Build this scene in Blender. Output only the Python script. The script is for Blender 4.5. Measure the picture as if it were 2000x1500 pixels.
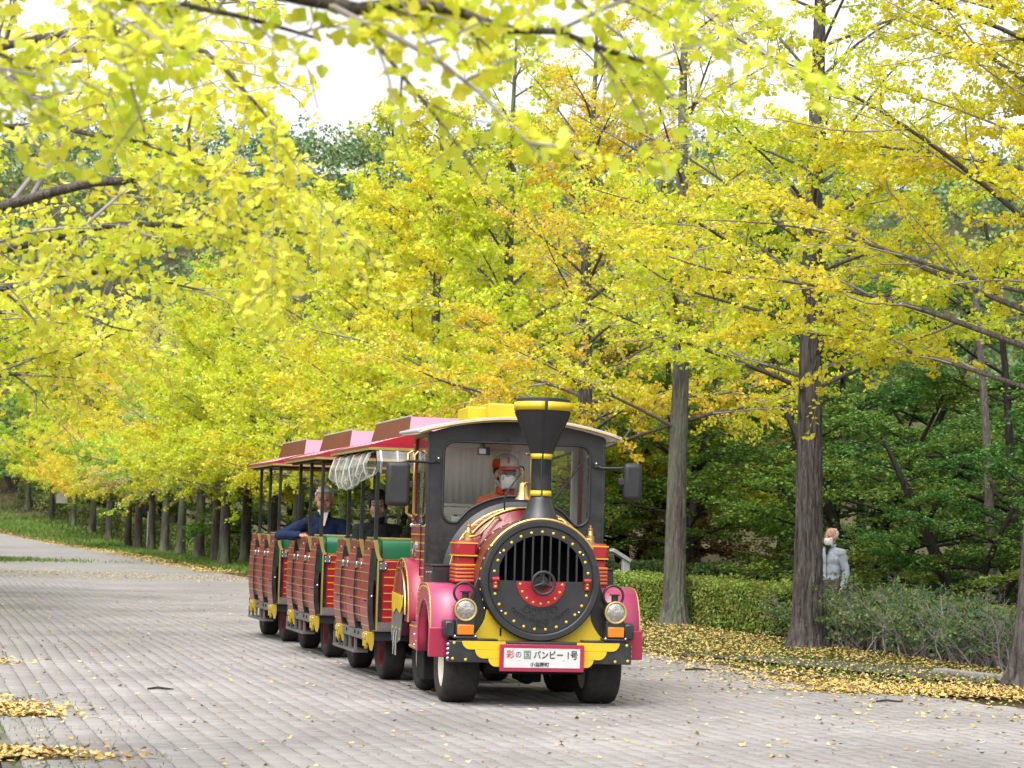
import bpy, bmesh, math, random
import numpy as np
from mathutils import Vector, Matrix, Euler
from mathutils.geometry import tessellate_polygon

for _o in list(bpy.data.objects): bpy.data.objects.remove(_o, do_unlink=True)
SC = bpy.context.scene
COL = SC.collection
R = math.radians
PI = math.pi

# ------------------------------------------------------------------ camera
cam_d = bpy.data.cameras.new('camera')
cam_d.sensor_width = 36.0
cam_d.lens = 72.0
cam_d.clip_start = 0.1
cam_d.clip_end = 2000
cam_d.dof.use_dof = True
cam_d.dof.focus_distance = 19.0
cam_d.dof.aperture_fstop = 5.6
cam = bpy.data.objects.new('camera', cam_d)
COL.objects.link(cam)
cam.location = (0, 0, 1.45)
cam.rotation_euler = (Matrix.Rotation(R(94.12), 4, 'X') @ Matrix.Rotation(R(1.6), 4, 'Z')).to_euler()
SC.camera = cam

# ------------------------------------------------------------------ world: bright overcast
SUN_EL, SUN_AZ = R(58), R(205)
W = bpy.data.worlds.new('World'); SC.world = W; W.use_nodes = True
nt = W.node_tree; nt.nodes.clear()
sky = nt.nodes.new('ShaderNodeTexSky'); sky.sky_type = 'NISHITA'; sky.sun_disc = False
sky.sun_elevation = SUN_EL; sky.sun_rotation = SUN_AZ; sky.dust_density = 4.0; sky.air_density = 1.0
hs = nt.nodes.new('ShaderNodeHueSaturation'); hs.inputs['Saturation'].default_value = 0.10
bgn = nt.nodes.new('ShaderNodeBackground'); bgn.inputs['Strength'].default_value = 0.15
ow = nt.nodes.new('ShaderNodeOutputWorld')
nt.links.new(sky.outputs[0], hs.inputs['Color']); nt.links.new(hs.outputs[0], bgn.inputs['Color'])
nt.links.new(bgn.outputs[0], ow.inputs['Surface'])

sun_d = bpy.data.lights.new('sun', 'SUN'); sun_d.energy = 1.4; sun_d.angle = R(70); sun_d.color = (1, 0.96, 0.9)
sun = bpy.data.objects.new('sun', sun_d); COL.objects.link(sun)
# direction towards the sun for a Nishita rotation of SUN_AZ (clockwise from +Y)
_sd = Vector((math.sin(SUN_AZ) * math.cos(SUN_EL), math.cos(SUN_AZ) * math.cos(SUN_EL), math.sin(SUN_EL)))
sun.rotation_euler = _sd.to_track_quat('Z', 'Y').to_euler()
sun.location = (0, 0, 60)

SC.view_settings.view_transform = 'Standard'
SC.view_settings.look = 'None'
SC.view_settings.exposure = 1.18
SC.view_settings.gamma = 1.0
SC.cycles.max_bounces = 7
SC.cycles.diffuse_bounces = 4
SC.cycles.glossy_bounces = 3
SC.cycles.transmission_bounces = 5
SC.cycles.transparent_max_bounces = 8
SC.cycles.caustics_reflective = False
SC.cycles.caustics_refractive = False

# ------------------------------------------------------------------ helpers
def link(o, parent=None):
    COL.objects.link(o)
    if parent is not None: o.parent = parent
    return o

def tag(o, label=None, cat=None, group=None, kind=None):
    if label: o['label'] = label
    if cat: o['category'] = cat
    if group: o['group'] = group
    if kind: o['kind'] = kind
    return o

def empty(name, loc=(0, 0, 0), rz=0.0, label=None, cat=None, group=None):
    o = bpy.data.objects.new(name, None)
    o.empty_display_size = 0.2
    link(o); o.location = loc; o.rotation_euler = (0, 0, rz)
    return tag(o, label, cat, group)

def copy_tree(o, parent=None):
    c = o.copy(); COL.objects.link(c)
    c.parent = parent
    for ch in o.children: copy_tree(ch, c)
    return c

class MB:
    def __init__(s): s.v = []; s.f = []
    def add(s, vs, fs):
        b = len(s.v); s.v += [tuple(v) for v in vs]; s.f += [tuple(b + i for i in f) for f in fs]; return s
    def box(s, x0, x1, y0, y1, z0, z1, m=None):
        vs = [(x0,y0,z0),(x1,y0,z0),(x1,y1,z0),(x0,y1,z0),(x0,y0,z1),(x1,y0,z1),(x1,y1,z1),(x0,y1,z1)]
        if m is not None: vs = [tuple(m @ Vector(v)) for v in vs]
        return s.add(vs, [(0,3,2,1),(4,5,6,7),(0,1,5,4),(1,2,6,5),(2,3,7,6),(3,0,4,7)])
    def lathe(s, prof, o=(0,0,0), axis=(0,0,1), n=24, a0=0.0, a1=2*PI, caps=True):
        ax = Vector(axis).normalized(); q = ax.to_track_quat('Z', 'Y'); o = Vector(o)
        full = abs(a1 - a0 - 2*PI) < 1e-6
        k = n if full else n + 1
        vs = []
        for r, h in prof:
            for i in range(k):
                a = a0 + (a1 - a0) * i / n
                vs.append(o + q @ Vector((r*math.cos(a), r*math.sin(a), h)))
        fs = []
        for j in range(len(prof) - 1):
            for i in range(n):
                i2 = (i + 1) % k
                fs.append((j*k+i, j*k+i2, (j+1)*k+i2, (j+1)*k+i))
        if caps and full:
            if prof[0][0] > 1e-6: fs.append(tuple(range(k))[::-1])
            if prof[-1][0] > 1e-6: fs.append(tuple((len(prof)-1)*k + i for i in range(k)))
        return s.add(vs, fs)
    def cyl(s, p0, p1, r0, r1=None, n=16, caps=True):
        p0 = Vector(p0); p1 = Vector(p1); L = (p1 - p0).length
        return s.lathe([(r0, 0), (r0 if r1 is None else r1, L)], p0, p1 - p0, n, caps=caps)
    def tube(s, pts, r, n=8, closed=False, caps=True):
        P = [Vector(p) for p in pts]; m = len(P)
        rs = r if isinstance(r, (list, tuple)) else [r] * m
        T = []
        for i in range(m):
            a = P[(i-1) % m] if (closed or i > 0) else P[i]
            b = P[(i+1) % m] if (closed or i < m-1) else P[i]
            T.append((b - a).normalized())
        up = Vector((0, 0, 1)) if abs(T[0].z) < .9 else Vector((0, 1, 0))
        U = (up - T[0] * up.dot(T[0])).normalized()
        vs = []
        for i in range(m):
            U = (U - T[i] * U.dot(T[i]))
            U = U.normalized() if U.length > 1e-6 else T[i].orthogonal().normalized()
            V = T[i].cross(U)
            for k in range(n):
                a = 2*PI*k/n
                vs.append(P[i] + (U*math.cos(a) + V*math.sin(a)) * rs[i])
        fs = []
        for i in range(m if closed else m - 1):
            j = (i + 1) % m
            for k in range(n):
                k2 = (k+1) % n
                fs.append((i*n+k, i*n+k2, j*n+k2, j*n+k))
        if caps and not closed:
            fs.append(tuple(range(n))[::-1]); fs.append(tuple((m-1)*n + k for k in range(n)))
        return s.add(vs, fs)
    def torus(s, c, axis, Rr, r, n=32, m=8):
        q = Vector(axis).normalized().to_track_quat('Z', 'Y'); c = Vector(c)
        return s.tube([c + q @ Vector((Rr*math.cos(2*PI*i/n), Rr*math.sin(2*PI*i/n), 0)) for i in range(n)], r, m, closed=True)
    def sphere(s, c, rad, n=16, m=10, rot=None):
        c = Vector(c); rx, ry, rz = rad if isinstance(rad, (tuple, list)) else (rad,)*3
        vs = []; 
        for j in range(1, m):
            t = PI*j/m
            for i in range(n):
                a = 2*PI*i/n
                v = Vector((rx*math.sin(t)*math.cos(a), ry*math.sin(t)*math.sin(a), rz*math.cos(t)))
                if rot is not None: v = rot @ v
                vs.append(c + v)
        t_ = Vector((0,0,rz)); b_ = Vector((0,0,-rz))
        if rot is not None: t_ = rot @ t_; b_ = rot @ b_
        vs += [c + t_, c + b_]; it = len(vs)-2; ib = len(vs)-1
        fs = []
        for j in range(m-2):
            for i in range(n):
                i2 = (i+1) % n
                fs.append((j*n+i, (j+1)*n+i, (j+1)*n+i2, j*n+i2))
        for i in range(n):
            i2 = (i+1) % n
            fs.append((it, i, i2)); fs.append((ib, (m-2)*n+i2, (m-2)*n+i))
        return s.add(vs, fs)
    def plate(s, outer, holes, o, U, V, D):
        """flat plate with holes: 2D outlines in the U,V plane, thickness along D"""
        o = Vector(o); U = Vector(U); V = Vector(V); D = Vector(D)
        rings = [outer] + list(holes)
        flat = [p for r in rings for p in r]
        tris = tessellate_polygon([[Vector((p[0], p[1], 0)) for p in r] for r in rings])
        n = len(flat)
        vs = [o + U*p[0] + V*p[1] for p in flat] + [o + U*p[0] + V*p[1] + D for p in flat]
        nrm = U.cross(V)
        fs = []
        for t in tris:
            a, b, c = [Vector((flat[i][0], flat[i][1], 0)) for i in t]
            t = tuple(t) if (b-a).cross(c-a).z > 0 else tuple(reversed(t))
            if nrm.dot(D) > 0: fs.append(t[::-1]); fs.append(tuple(i+n for i in t))
            else: fs.append(t); fs.append(tuple(i+n for i in t[::-1]))
        b = 0
        for r in rings:
            k = len(r)
            for i in range(k):
                j = (i+1) % k
                fs.append((b+i, b+j, b+j+n, b+i+n))
            b += k
        return s.add(vs, fs)
    def sheet(s, A, B):
        """strip of quads between two equal point lists"""
        n = len(A)
        return s.add(list(A) + list(B), [(i, i+1, n+i+1, n+i) for i in range(n-1)])
    def mesh(s, name, smooth=None):
        me = bpy.data.meshes.new(name); me.from_pydata(s.v, [], s.f)
        bm = bmesh.new(); bm.from_mesh(me)
        bmesh.ops.recalc_face_normals(bm, faces=bm.faces[:]); bm.to_mesh(me); bm.free()
        if smooth is not None:
            me.shade_smooth(); me.set_sharp_from_angle(angle=R(smooth))
        return me
    def build(s, name, mat, parent=None, bevel=0.0, smooth=None, solid=0.0, seg=2):
        me = s.mesh(name, 35 if (smooth is None and bevel > 0) else smooth)
        me.materials.append(mat)
        o = bpy.data.objects.new(name, me); link(o, parent)
        if solid:
            m = o.modifiers.new('solid', 'SOLIDIFY'); m.thickness = solid; m.offset = 0
        if bevel > 0:
            m = o.modifiers.new('bevel', 'BEVEL'); m.width = bevel; m.segments = seg; m.limit_method = 'ANGLE'; m.angle_limit = R(40)
            m.harden_normals = False
        return o

def rrect(x0, x1, z0, z1, r, n=5):
    pts = []
    for cx, cz, a in ((x1-r, z1-r, 0), (x0+r, z1-r, 90), (x0+r, z0+r, 180), (x1-r, z0+r, 270)):
        for i in range(n+1):
            t = R(a + 90*i/n); pts.append((cx + r*math.cos(t), cz + r*math.sin(t)))
    return pts

def np_mesh(name, V, faces, mat=None):
    """V (n,3) array; faces: list of (m,k) int arrays"""
    me = bpy.data.meshes.new(name)
    V = np.ascontiguousarray(V, dtype=np.float32)
    me.vertices.add(len(V)); me.vertices.foreach_set('co', V.ravel())
    loops = np.concatenate([f.ravel() for f in faces]).astype(np.int32)
    sizes = np.concatenate([np.full(len(f), f.shape[1], dtype=np.int32) for f in faces])
    starts = np.concatenate([[0], np.cumsum(sizes)[:-1]]).astype(np.int32)
    me.loops.add(len(loops)); me.loops.foreach_set('vertex_index', loops)
    me.polygons.add(len(sizes)); me.polygons.foreach_set('loop_start', starts); me.polygons.foreach_set('loop_total', sizes)
    me.update(calc_edges=True)
    if mat: me.materials.append(mat)
    return me

# ------------------------------------------------------------------ materials
def nmat(name):
    m = bpy.data.materials.new(name); m.use_nodes = True
    t = m.node_tree; t.nodes.clear()
    return m, t, t.nodes.new('ShaderNodeOutputMaterial')

def pbr(name, col, rough=0.5, metal=0.0, coat=0.0, spec=0.5, var=0.08, scale=6.0, bump=0.0, bscale=40.0, dirt=0.0, dirtcol=(0.12,0.10,0.08), coat_rough=0.08):
    m, t, out = nmat(name); N = t.nodes; L = t.links
    b = N.new('ShaderNodeBsdfPrincipled')
    b.inputs['Roughness'].default_value = rough; b.inputs['Metallic'].default_value = metal
    b.inputs['Coat Weight'].default_value = coat; b.inputs['Coat Roughness'].default_value = coat_rough
    b.inputs['Specular IOR Level'].default_value = spec
    tc = N.new('ShaderNodeTexCoord')
    nz = N.new('ShaderNodeTexNoise'); nz.inputs['Scale'].default_value = scale; nz.inputs['Detail'].default_value = 5
    L.new(tc.outputs['Object'], nz.inputs['Vector'])
    mr = N.new('ShaderNodeMapRange'); mr.inputs[1].default_value = .3; mr.inputs[2].default_value = .7
    mr.inputs[3].default_value = 1 - var; mr.inputs[4].default_value = 1 + var
    L.new(nz.outputs['Fac'], mr.inputs[0])
    mx = N.new('ShaderNodeMix'); mx.data_type = 'RGBA'; mx.blend_type = 'MULTIPLY'; mx.inputs['Factor'].default_value = 1
    mx.inputs['A'].default_value = (*col, 1); L.new(mr.outputs[0], mx.inputs['B'])
    c = mx.outputs['Result']
    if dirt > 0:
        n2 = N.new('ShaderNodeTexNoise'); n2.inputs['Scale'].default_value = scale*1.7; n2.inputs['Detail'].default_value = 8; n2.inputs['Roughness'].default_value = .7
        L.new(tc.outputs['Object'], n2.inputs['Vector'])
        m2 = N.new('ShaderNodeMapRange'); m2.inputs[1].default_value = .45; m2.inputs[2].default_value = .8; m2.inputs[3].default_value = 0; m2.inputs[4].default_value = dirt
        L.new(n2.outputs['Fac'], m2.inputs[0])
        d = N.new('ShaderNodeMix'); d.data_type = 'RGBA'; d.inputs['B'].default_value = (*dirtcol, 1)
        L.new(m2.outputs[0], d.inputs['Factor']); L.new(c, d.inputs['A']); c = d.outputs['Result']
        ra = N.new('ShaderNodeMath'); ra.operation = 'MULTIPLY_ADD'; ra.inputs[1].default_value = .5; ra.inputs[2].default_value = rough
        L.new(m2.outputs[0], ra.inputs[0]); L.new(ra.outputs[0], b.inputs['Roughness'])
    L.new(c, b.inputs['Base Color'])
    if bump > 0:
        n3 = N.new('ShaderNodeTexNoise'); n3.inputs['Scale'].default_value = bscale; n3.inputs['Detail'].default_value = 4
        L.new(tc.outputs['Object'], n3.inputs['Vector'])
        bp = N.new('ShaderNodeBump'); bp.inputs['Strength'].default_value = bump; bp.inputs['Distance'].default_value = .01
        L.new(n3.outputs['Fac'], bp.inputs['Height']); L.new(bp.outputs[0], b.inputs['Normal'])
    L.new(b.outputs[0], out.inputs['Surface'])
    return m

def leafmat(name, lo=.75, hi=1.2, hue=.03, trans=.45, second=(0.35,0.42,0.02), smix=.6, nscale=.55, usecolor=True, col=(0.5,0.45,0.02), gloss=.03):
    m, t, out = nmat(name); N = t.nodes; L = t.links
    g = N.new('ShaderNodeNewGeometry'); oi = N.new('ShaderNodeObjectInfo'); tc = N.new('ShaderNodeTexCoord')
    if usecolor: base = oi.outputs['Color']
    else:
        rgb = N.new('ShaderNodeRGB'); rgb.outputs[0].default_value = (*col, 1); base = rgb.outputs[0]
    nz = N.new('ShaderNodeTexNoise'); nz.inputs['Scale'].default_value = nscale; nz.inputs['Detail'].default_value = 3
    L.new(tc.outputs['Object'], nz.inputs['Vector'])
    mr = N.new('ShaderNodeMapRange'); mr.inputs[1].default_value = .42; mr.inputs[2].default_value = .62; mr.inputs[3].default_value = 0; mr.inputs[4].default_value = smix
    L.new(nz.outputs['Fac'], mr.inputs[0])
    mx = N.new('ShaderNodeMix'); mx.data_type = 'RGBA'; mx.inputs['B'].default_value = (*second, 1)
    L.new(mr.outputs[0], mx.inputs['Factor']); L.new(base, mx.inputs['A'])
    h = N.new('ShaderNodeHueSaturation')
    m1 = N.new('ShaderNodeMapRange'); m1.inputs[3].default_value = .5 - hue; m1.inputs[4].default_value = .5 + hue
    wn = N.new('ShaderNodeTexWhiteNoise'); wn.noise_dimensions = '1D'
    L.new(g.outputs['Random Per Island'], wn.inputs['W']); L.new(wn.outputs['Value'], m1.inputs[0])
    m2 = N.new('ShaderNodeMapRange'); m2.inputs[3].default_value = lo; m2.inputs[4].default_value = hi
    L.new(g.outputs['Random Per Island'], m2.inputs[0])
    L.new(m1.outputs[0], h.inputs['Hue']); L.new(m2.outputs[0], h.inputs['Value']); L.new(mx.outputs['Result'], h.inputs['Color'])
    d = N.new('ShaderNodeBsdfDiffuse'); tr = N.new('ShaderNodeBsdfTranslucent')
    L.new(h.outputs[0], d.inputs['Color']); L.new(h.outputs[0], tr.inputs['Color'])
    ms = N.new('ShaderNodeMixShader'); ms.inputs[0].default_value = trans
    L.new(d.outputs[0], ms.inputs[1]); L.new(tr.outputs[0], ms.inputs[2])
    gl = N.new('ShaderNodeBsdfGlossy'); gl.inputs['Roughness'].default_value = .45
    ms2 = N.new('ShaderNodeMixShader'); ms2.inputs[0].default_value = gloss
    L.new(ms.outputs[0], ms2.inputs[1]); L.new(gl.outputs[0], ms2.inputs[2])
    L.new(ms2.outputs[0], out.inputs['Surface'])
    return m

def barkmat(name, c1=(.085,.068,.06), c2=(.21,.18,.16), moss=0.0, mosscol=(.16,.20,.10), sz=1.0):
    m, t, out = nmat(name); N = t.nodes; L = t.links
    b = N.new('ShaderNodeBsdfPrincipled'); b.inputs['Roughness'].default_value = .92; b.inputs['Specular IOR Level'].default_value = .15
    tc = N.new('ShaderNodeTexCoord'); mp = N.new('ShaderNodeMapping'); mp.inputs['Scale'].default_value = (14*sz, 14*sz, 2.6*sz)
    L.new(tc.outputs['Object'], mp.inputs['Vector'])
    n1 = N.new('ShaderNodeTexNoise'); n1.inputs['Scale'].default_value = 1.3; n1.inputs['Detail'].default_value = 8; n1.inputs['Roughness'].default_value = .62; n1.inputs['Distortion'].default_value = 1.2
    L.new(mp.outputs[0], n1.inputs['Vector'])
    cr = N.new('ShaderNodeValToRGB'); cr.color_ramp.elements[0].position = .36; cr.color_ramp.elements[1].position = .62
    cr.color_ramp.elements[0].color = (*c1, 1); cr.color_ramp.elements[1].color = (*c2, 1)
    L.new(n1.outputs['Fac'], cr.inputs[0]); c = cr.outputs[0]
    if moss > 0:
        n2 = N.new('ShaderNodeTexNoise'); n2.inputs['Scale'].default_value = 1.3; n2.inputs['Detail'].default_value = 6
        mp2 = N.new('ShaderNodeMapping'); mp2.inputs['Scale'].default_value = (3, 3, .8); L.new(tc.outputs['Object'], mp2.inputs['Vector']); L.new(mp2.outputs[0], n2.inputs['Vector'])
        mr = N.new('ShaderNodeMapRange'); mr.inputs[1].default_value = .5 - .22*moss; mr.inputs[2].default_value = .7; mr.inputs[3].default_value = 0; mr.inputs[4].default_value = .85
        L.new(n2.outputs['Fac'], mr.inputs[0])
        mx = N.new('ShaderNodeMix'); mx.data_type = 'RGBA'; mx.inputs['B'].default_value = (*mosscol, 1)
        L.new(mr.outputs[0], mx.inputs['Factor']); L.new(c, mx.inputs['A']); c = mx.outputs['Result']
    L.new(c, b.inputs['Base Color'])
    bp = N.new('ShaderNodeBump'); bp.inputs['Strength'].default_value = 1.0; bp.inputs['Distance'].default_value = .05
    L.new(n1.outputs['Fac'], bp.inputs['Height']); L.new(bp.outputs[0], b.inputs['Normal'])
    L.new(b.outputs[0], out.inputs['Surface'])
    return m

def islandmat(name, cols, rough=.85, nscale=3.0, dark=.25, spec=.25):
    """colour picked per loose piece from a ramp, with a little noise"""
    m, t, out = nmat(name); N = t.nodes; L = t.links
    b = N.new('ShaderNodeBsdfPrincipled'); b.inputs['Roughness'].default_value = rough; b.inputs['Specular IOR Level'].default_value = spec
    g = N.new('ShaderNodeNewGeometry'); oi = N.new('ShaderNodeObjectInfo')
    ad = N.new('ShaderNodeMath'); ad.operation = 'ADD'; L.new(g.outputs['Random Per Island'], ad.inputs[0]); L.new(oi.outputs['Random'], ad.inputs[1])
    fr = N.new('ShaderNodeMath'); fr.operation = 'FRACT'; L.new(ad.outputs[0], fr.inputs[0])
    cr = N.new('ShaderNodeValToRGB'); el = cr.color_ramp.elements
    while len(el) < len(cols): el.new(.5)
    for i, c in enumerate(cols): el[i].position = i/(len(cols)-1); el[i].color = (*c, 1)
    L.new(fr.outputs[0], cr.inputs[0])
    nz = N.new('ShaderNodeTexNoise'); nz.inputs['Scale'].default_value = nscale; nz.inputs['Detail'].default_value = 6
    L.new(g.outputs['Position'], nz.inputs['Vector'])
    mr = N.new('ShaderNodeMapRange'); mr.inputs[1].default_value = .3; mr.inputs[2].default_value = .7; mr.inputs[3].default_value = 1-dark; mr.inputs[4].default_value = 1+dark*.6
    L.new(nz.outputs['Fac'], mr.inputs[0])
    mx = N.new('ShaderNodeMix'); mx.data_type = 'RGBA'; mx.blend_type = 'MULTIPLY'; mx.inputs['Factor'].default_value = 1
    L.new(cr.outputs[0], mx.inputs['A']); L.new(mr.outputs[0], mx.inputs['B'])
    L.new(mx.outputs['Result'], b.inputs['Base Color'])
    L.new(b.outputs[0], out.inputs['Surface'])
    return m

def glassmat(name, tint=(.93,.96,.95), refl=.0):
    m, t, out = nmat(name); N = t.nodes; L = t.links
    tr = N.new('ShaderNodeBsdfTransparent'); tr.inputs[0].default_value = (*tint, 1)
    gl = N.new('ShaderNodeBsdfGlossy'); gl.inputs['Roughness'].default_value = .02
    lw = N.new('ShaderNodeLayerWeight'); lw.inputs['Blend'].default_value = .35
    mr = N.new('ShaderNodeMapRange'); mr.inputs[3].default_value = refl; mr.inputs[4].default_value = .6; L.new(lw.outputs['Fresnel'], mr.inputs[0])
    ms = N.new('ShaderNodeMixShader'); L.new(mr.outputs[0], ms.inputs[0]); L.new(tr.outputs[0], ms.inputs[1]); L.new(gl.outputs[0], ms.inputs[2])
    L.new(ms.outputs[0], out.inputs['Surface'])
    return m

M = dict(
    black=pbr('black_paint', (.012,.0125,.015), .38, coat=.15, var=.3, scale=5, dirt=.55, dirtcol=(.055,.05,.045)),
    satin=pbr('satin_black', (.014,.0145,.017), .5, var=.2, dirt=.2, dirtcol=(.07,.065,.06)),
    crimson=pbr('crimson_paint', (.30,.010,.045), .35, coat=.4, var=.06, scale=3, dirt=.12, dirtcol=(.30,.06,.07), coat_rough=.15),
    pink=pbr('faded_crimson', (.34,.030,.105), .4, coat=.55, var=.10, scale=3, dirt=.22, dirtcol=(.26,.07,.10), coat_rough=.28),
    roofpink=pbr('sun_bleached_roof', (.50,.25,.29), .4, coat=.4, var=.10, scale=3, dirt=.2, dirtcol=(.40,.12,.16), coat_rough=.2),
    pinkpale=pbr('bleached_pink', (.46,.18,.27), .4, coat=.3, var=.07, scale=3, coat_rough=.2),
    lining=pbr('pale_lining', (.80,.79,.77), .7, var=.06),  # whiteness added so bounced light brightens the dark cab interior
    red=pbr('red_paint', (.32,.006,.018), .4, coat=.12, var=.07, scale=4, dirt=.15, dirtcol=(.25,.03,.03), coat_rough=.15),
    sidered=pbr('weathered_red', (.20,.014,.022), .40, coat=.4, var=.12, scale=7, dirt=.3, dirtcol=(.30,.12,.11)),
    brick=pbr('brown_red_panel', (.125,.024,.012), .5, coat=.1, var=.15, scale=5, dirt=.3, dirtcol=(.20,.07,.04)),
    yellow=pbr('yellow_paint', (.56,.40,.006), .42, coat=.15, var=.08, scale=4, dirt=.28, dirtcol=(.4,.27,.02)),
    gold=pbr('brass', (.70,.48,.17), .28, metal=1.0, var=.12, scale=8, dirt=.25, dirtcol=(.25,.17,.07)),
    goldpaint=pbr('gold_paint', (.40,.29,.09), .4, metal=.35, var=.12, scale=9),
    chrome=pbr('chrome', (.7,.71,.73), .18, metal=1.0, var=.05),
    steel=pbr('grey_steel', (.17,.165,.16), .5, metal=.5, var=.15, dirt=.3),
    rubber=pbr('tyre_rubber', (.022,.021,.020), .8, var=.25, scale=9, bump=.3, dirt=.35, dirtcol=(.10,.09,.08), spec=.25),
    whiterim=pbr('cream_rim', (.50,.47,.40), .45, var=.1, dirt=.2, dirtcol=(.3,.25,.2)),
    maroon=pbr('maroon_rim', (.17,.008,.02), .45, var=.1, dirt=.25),
    white=pbr('white_board', (.50,.50,.49), .5, var=.05, dirt=.12, dirtcol=(.5,.48,.45)),
    offwhite=pbr('pale_roof', (.36,.37,.37), .35, var=.08, dirt=.2, dirtcol=(.3,.3,.28)),
    green=pbr('green_vinyl', (.008,.115,.045), .32, var=.12, scale=4, spec=.6),
    amber=pbr('amber_lens', (.60,.16,.004), .25, coat=.5, var=.1),
    lens=pbr('lamp_lens', (.40,.38,.36), .12, metal=.75, var=.35, scale=30, bump=.5, bscale=60),
    ink=pbr('ink', (.02,.02,.025), .6), inkred=pbr('ink_red', (.50,.03,.04), .6), inkblue=pbr('ink_blue', (.10,.13,.20), .6), inkgreen=pbr('ink_green', (.08,.16,.13), .6),
    dark=pbr('underside_black', (.012,.012,.012), .8, var=.2, spec=.2),
    void=pbr('deep_black', (.004,.004,.004), .9, spec=.05),
    grey=pbr('interior_grey', (.24,.22,.21), .7, var=.1),
    
    glass=glassmat('window_glass'),
    mirror=pbr('mirror_glass', (.6,.62,.65), .06, metal=1.0),
    tread=pbr('tread_plate', (.16,.145,.135), .5, metal=.4, var=.2, scale=60, bump=.8, bscale=120),
    skin=pbr('skin', (.43,.225,.15), .55, var=.10, scale=18, spec=.3),
    skin2=pbr('skin_pale', (.45,.26,.18), .55, var=.10, scale=18, spec=.3),
    hairwhite=pbr('white_hair', (.55,.54,.52), .7, var=.3, scale=60, bump=.6, bscale=90),
    hairblack=pbr('black_hair', (.012,.010,.010), .55, var=.4, scale=60, bump=.6, bscale=90),
    navy=pbr('navy_cloth', (.010,.018,.05), .85, var=.25, scale=9, bump=.3, spec=.2),
    darkcloth=pbr('black_cloth', (.010,.012,.012), .85, var=.3, scale=9, bump=.3, spec=.2),
    browncloth=pbr('brown_cloth', (.035,.026,.022), .85, var=.3, scale=9, bump=.3, spec=.2),
    orange=pbr('orange_cloth', (.62,.10,.025), .8, var=.12, scale=9, bump=.3, spec=.2),
    redcloth=pbr('red_cloth', (.62,.05,.02), .8, var=.12, scale=9, bump=.3, spec=.2),
    capwhite=pbr('cap_cloth', (.55,.47,.40), .85, var=.1, spec=.2),
    maskcloth=pbr('mask_cloth', (.72,.70,.67), .85, var=.06, spec=.2, bump=.2),
    shirt=pbr('pale_shirt', (.60,.58,.50), .8, var=.1, spec=.2),
    jacket=pbr('silver_jacket', (.30,.33,.39), .6, var=.12, scale=9, bump=.35, spec=.35),
    trouser=pbr('grey_trousers', (.10,.075,.075), .85, var=.2, spec=.2),
    eye=pbr('eye_dark', (.012,.010,.010), .3),
    lip=pbr('lip', (.30,.11,.085), .55),
    signgrey=pbr('sign_metal', (.42,.43,.43), .55, var=.15, dirt=.3, dirtcol=(.2,.21,.17)),
    twig=pbr('twig_wood', (.23,.20,.175), .9, var=.3, scale=5, spec=.15),
)
# one clear sheet, slightly frosted, for the rolled weather curtains
def clearplastic():
    m, t, out = nmat('clear_plastic'); N = t.nodes; L = t.links
    tr = N.new('ShaderNodeBsdfTransparent'); tr.inputs[0].default_value = (.93,.95,.9,1)
    b = N.new('ShaderNodeBsdfPrincipled'); b.inputs['Base Color'].default_value = (.50,.50,.46,1); b.inputs['Roughness'].default_value = .12
    ms = N.new('ShaderNodeMixShader'); ms.inputs[0].default_value = .32
    L.new(tr.outputs[0], ms.inputs[1]); L.new(b.outputs[0], ms.inputs[2]); L.new(ms.outputs[0], out.inputs['Surface'])
    return m
M['plastic'] = clearplastic()
M['curtain'] = leafmat('pale_curtain', .9, 1.1, .0, .6, second=(.5,.5,.48), smix=.2, usecolor=False, col=(.92,.90,.89))  # made almost white, helping light bounce around inside the cab
# ------------------------------------------------------------------ terrain and path
PA = R(16.0)                       # heading of the avenue, left of straight ahead
def xr(d):                         # right edge of the paving at distance d
    d = np.asarray(d, float)
    return 1.75 - .290*(d - 25.5) - np.where(d > 95, .0024*(d - 95)**2, 0) + np.where(d < 22, .21*(22 - d), 0)
def xl(d):
    d = np.asarray(d, float); return 1.75 - .290*(d - 25.5) - np.where(d > 95, .0024*(d - 95)**2, 0) - 8.55
def sst(a, b, t):
    t = np.clip((np.asarray(t, float) - a)/(b - a), 0, 1); return t*t*(3 - 2*t)
def tz(x, y):
    x = np.asarray(x, float); y = np.asarray(y, float)
    side = x - xr(np.clip(y, 0, 260))
    z = 1.75*sst(108, 185, y)
    z = z + 56*sst(165, 360, y + .25*np.clip(side, -60, 80)) + .9*sst(8, 40, side)*sst(30, 70, y)
    return z

def grid_mesh(name, xs, ys, zoff, mat, fx=None):
    X, Y = np.meshgrid(xs, ys)
    if fx is not None: X = fx(X, Y)
    Z = tz(X, Y) + zoff
    V = np.stack([X, Y, Z], -1).reshape(-1, 3)
    nx, ny = len(xs), len(ys)
    i = np.arange(nx*ny).reshape(ny, nx)
    F = np.stack([i[:-1,:-1], i[:-1,1:], i[1:,1:], i[1:,:-1]], -1).reshape(-1, 4)
    me = np_mesh(name, V, [F], mat); me.shade_smooth()
    return me

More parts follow.
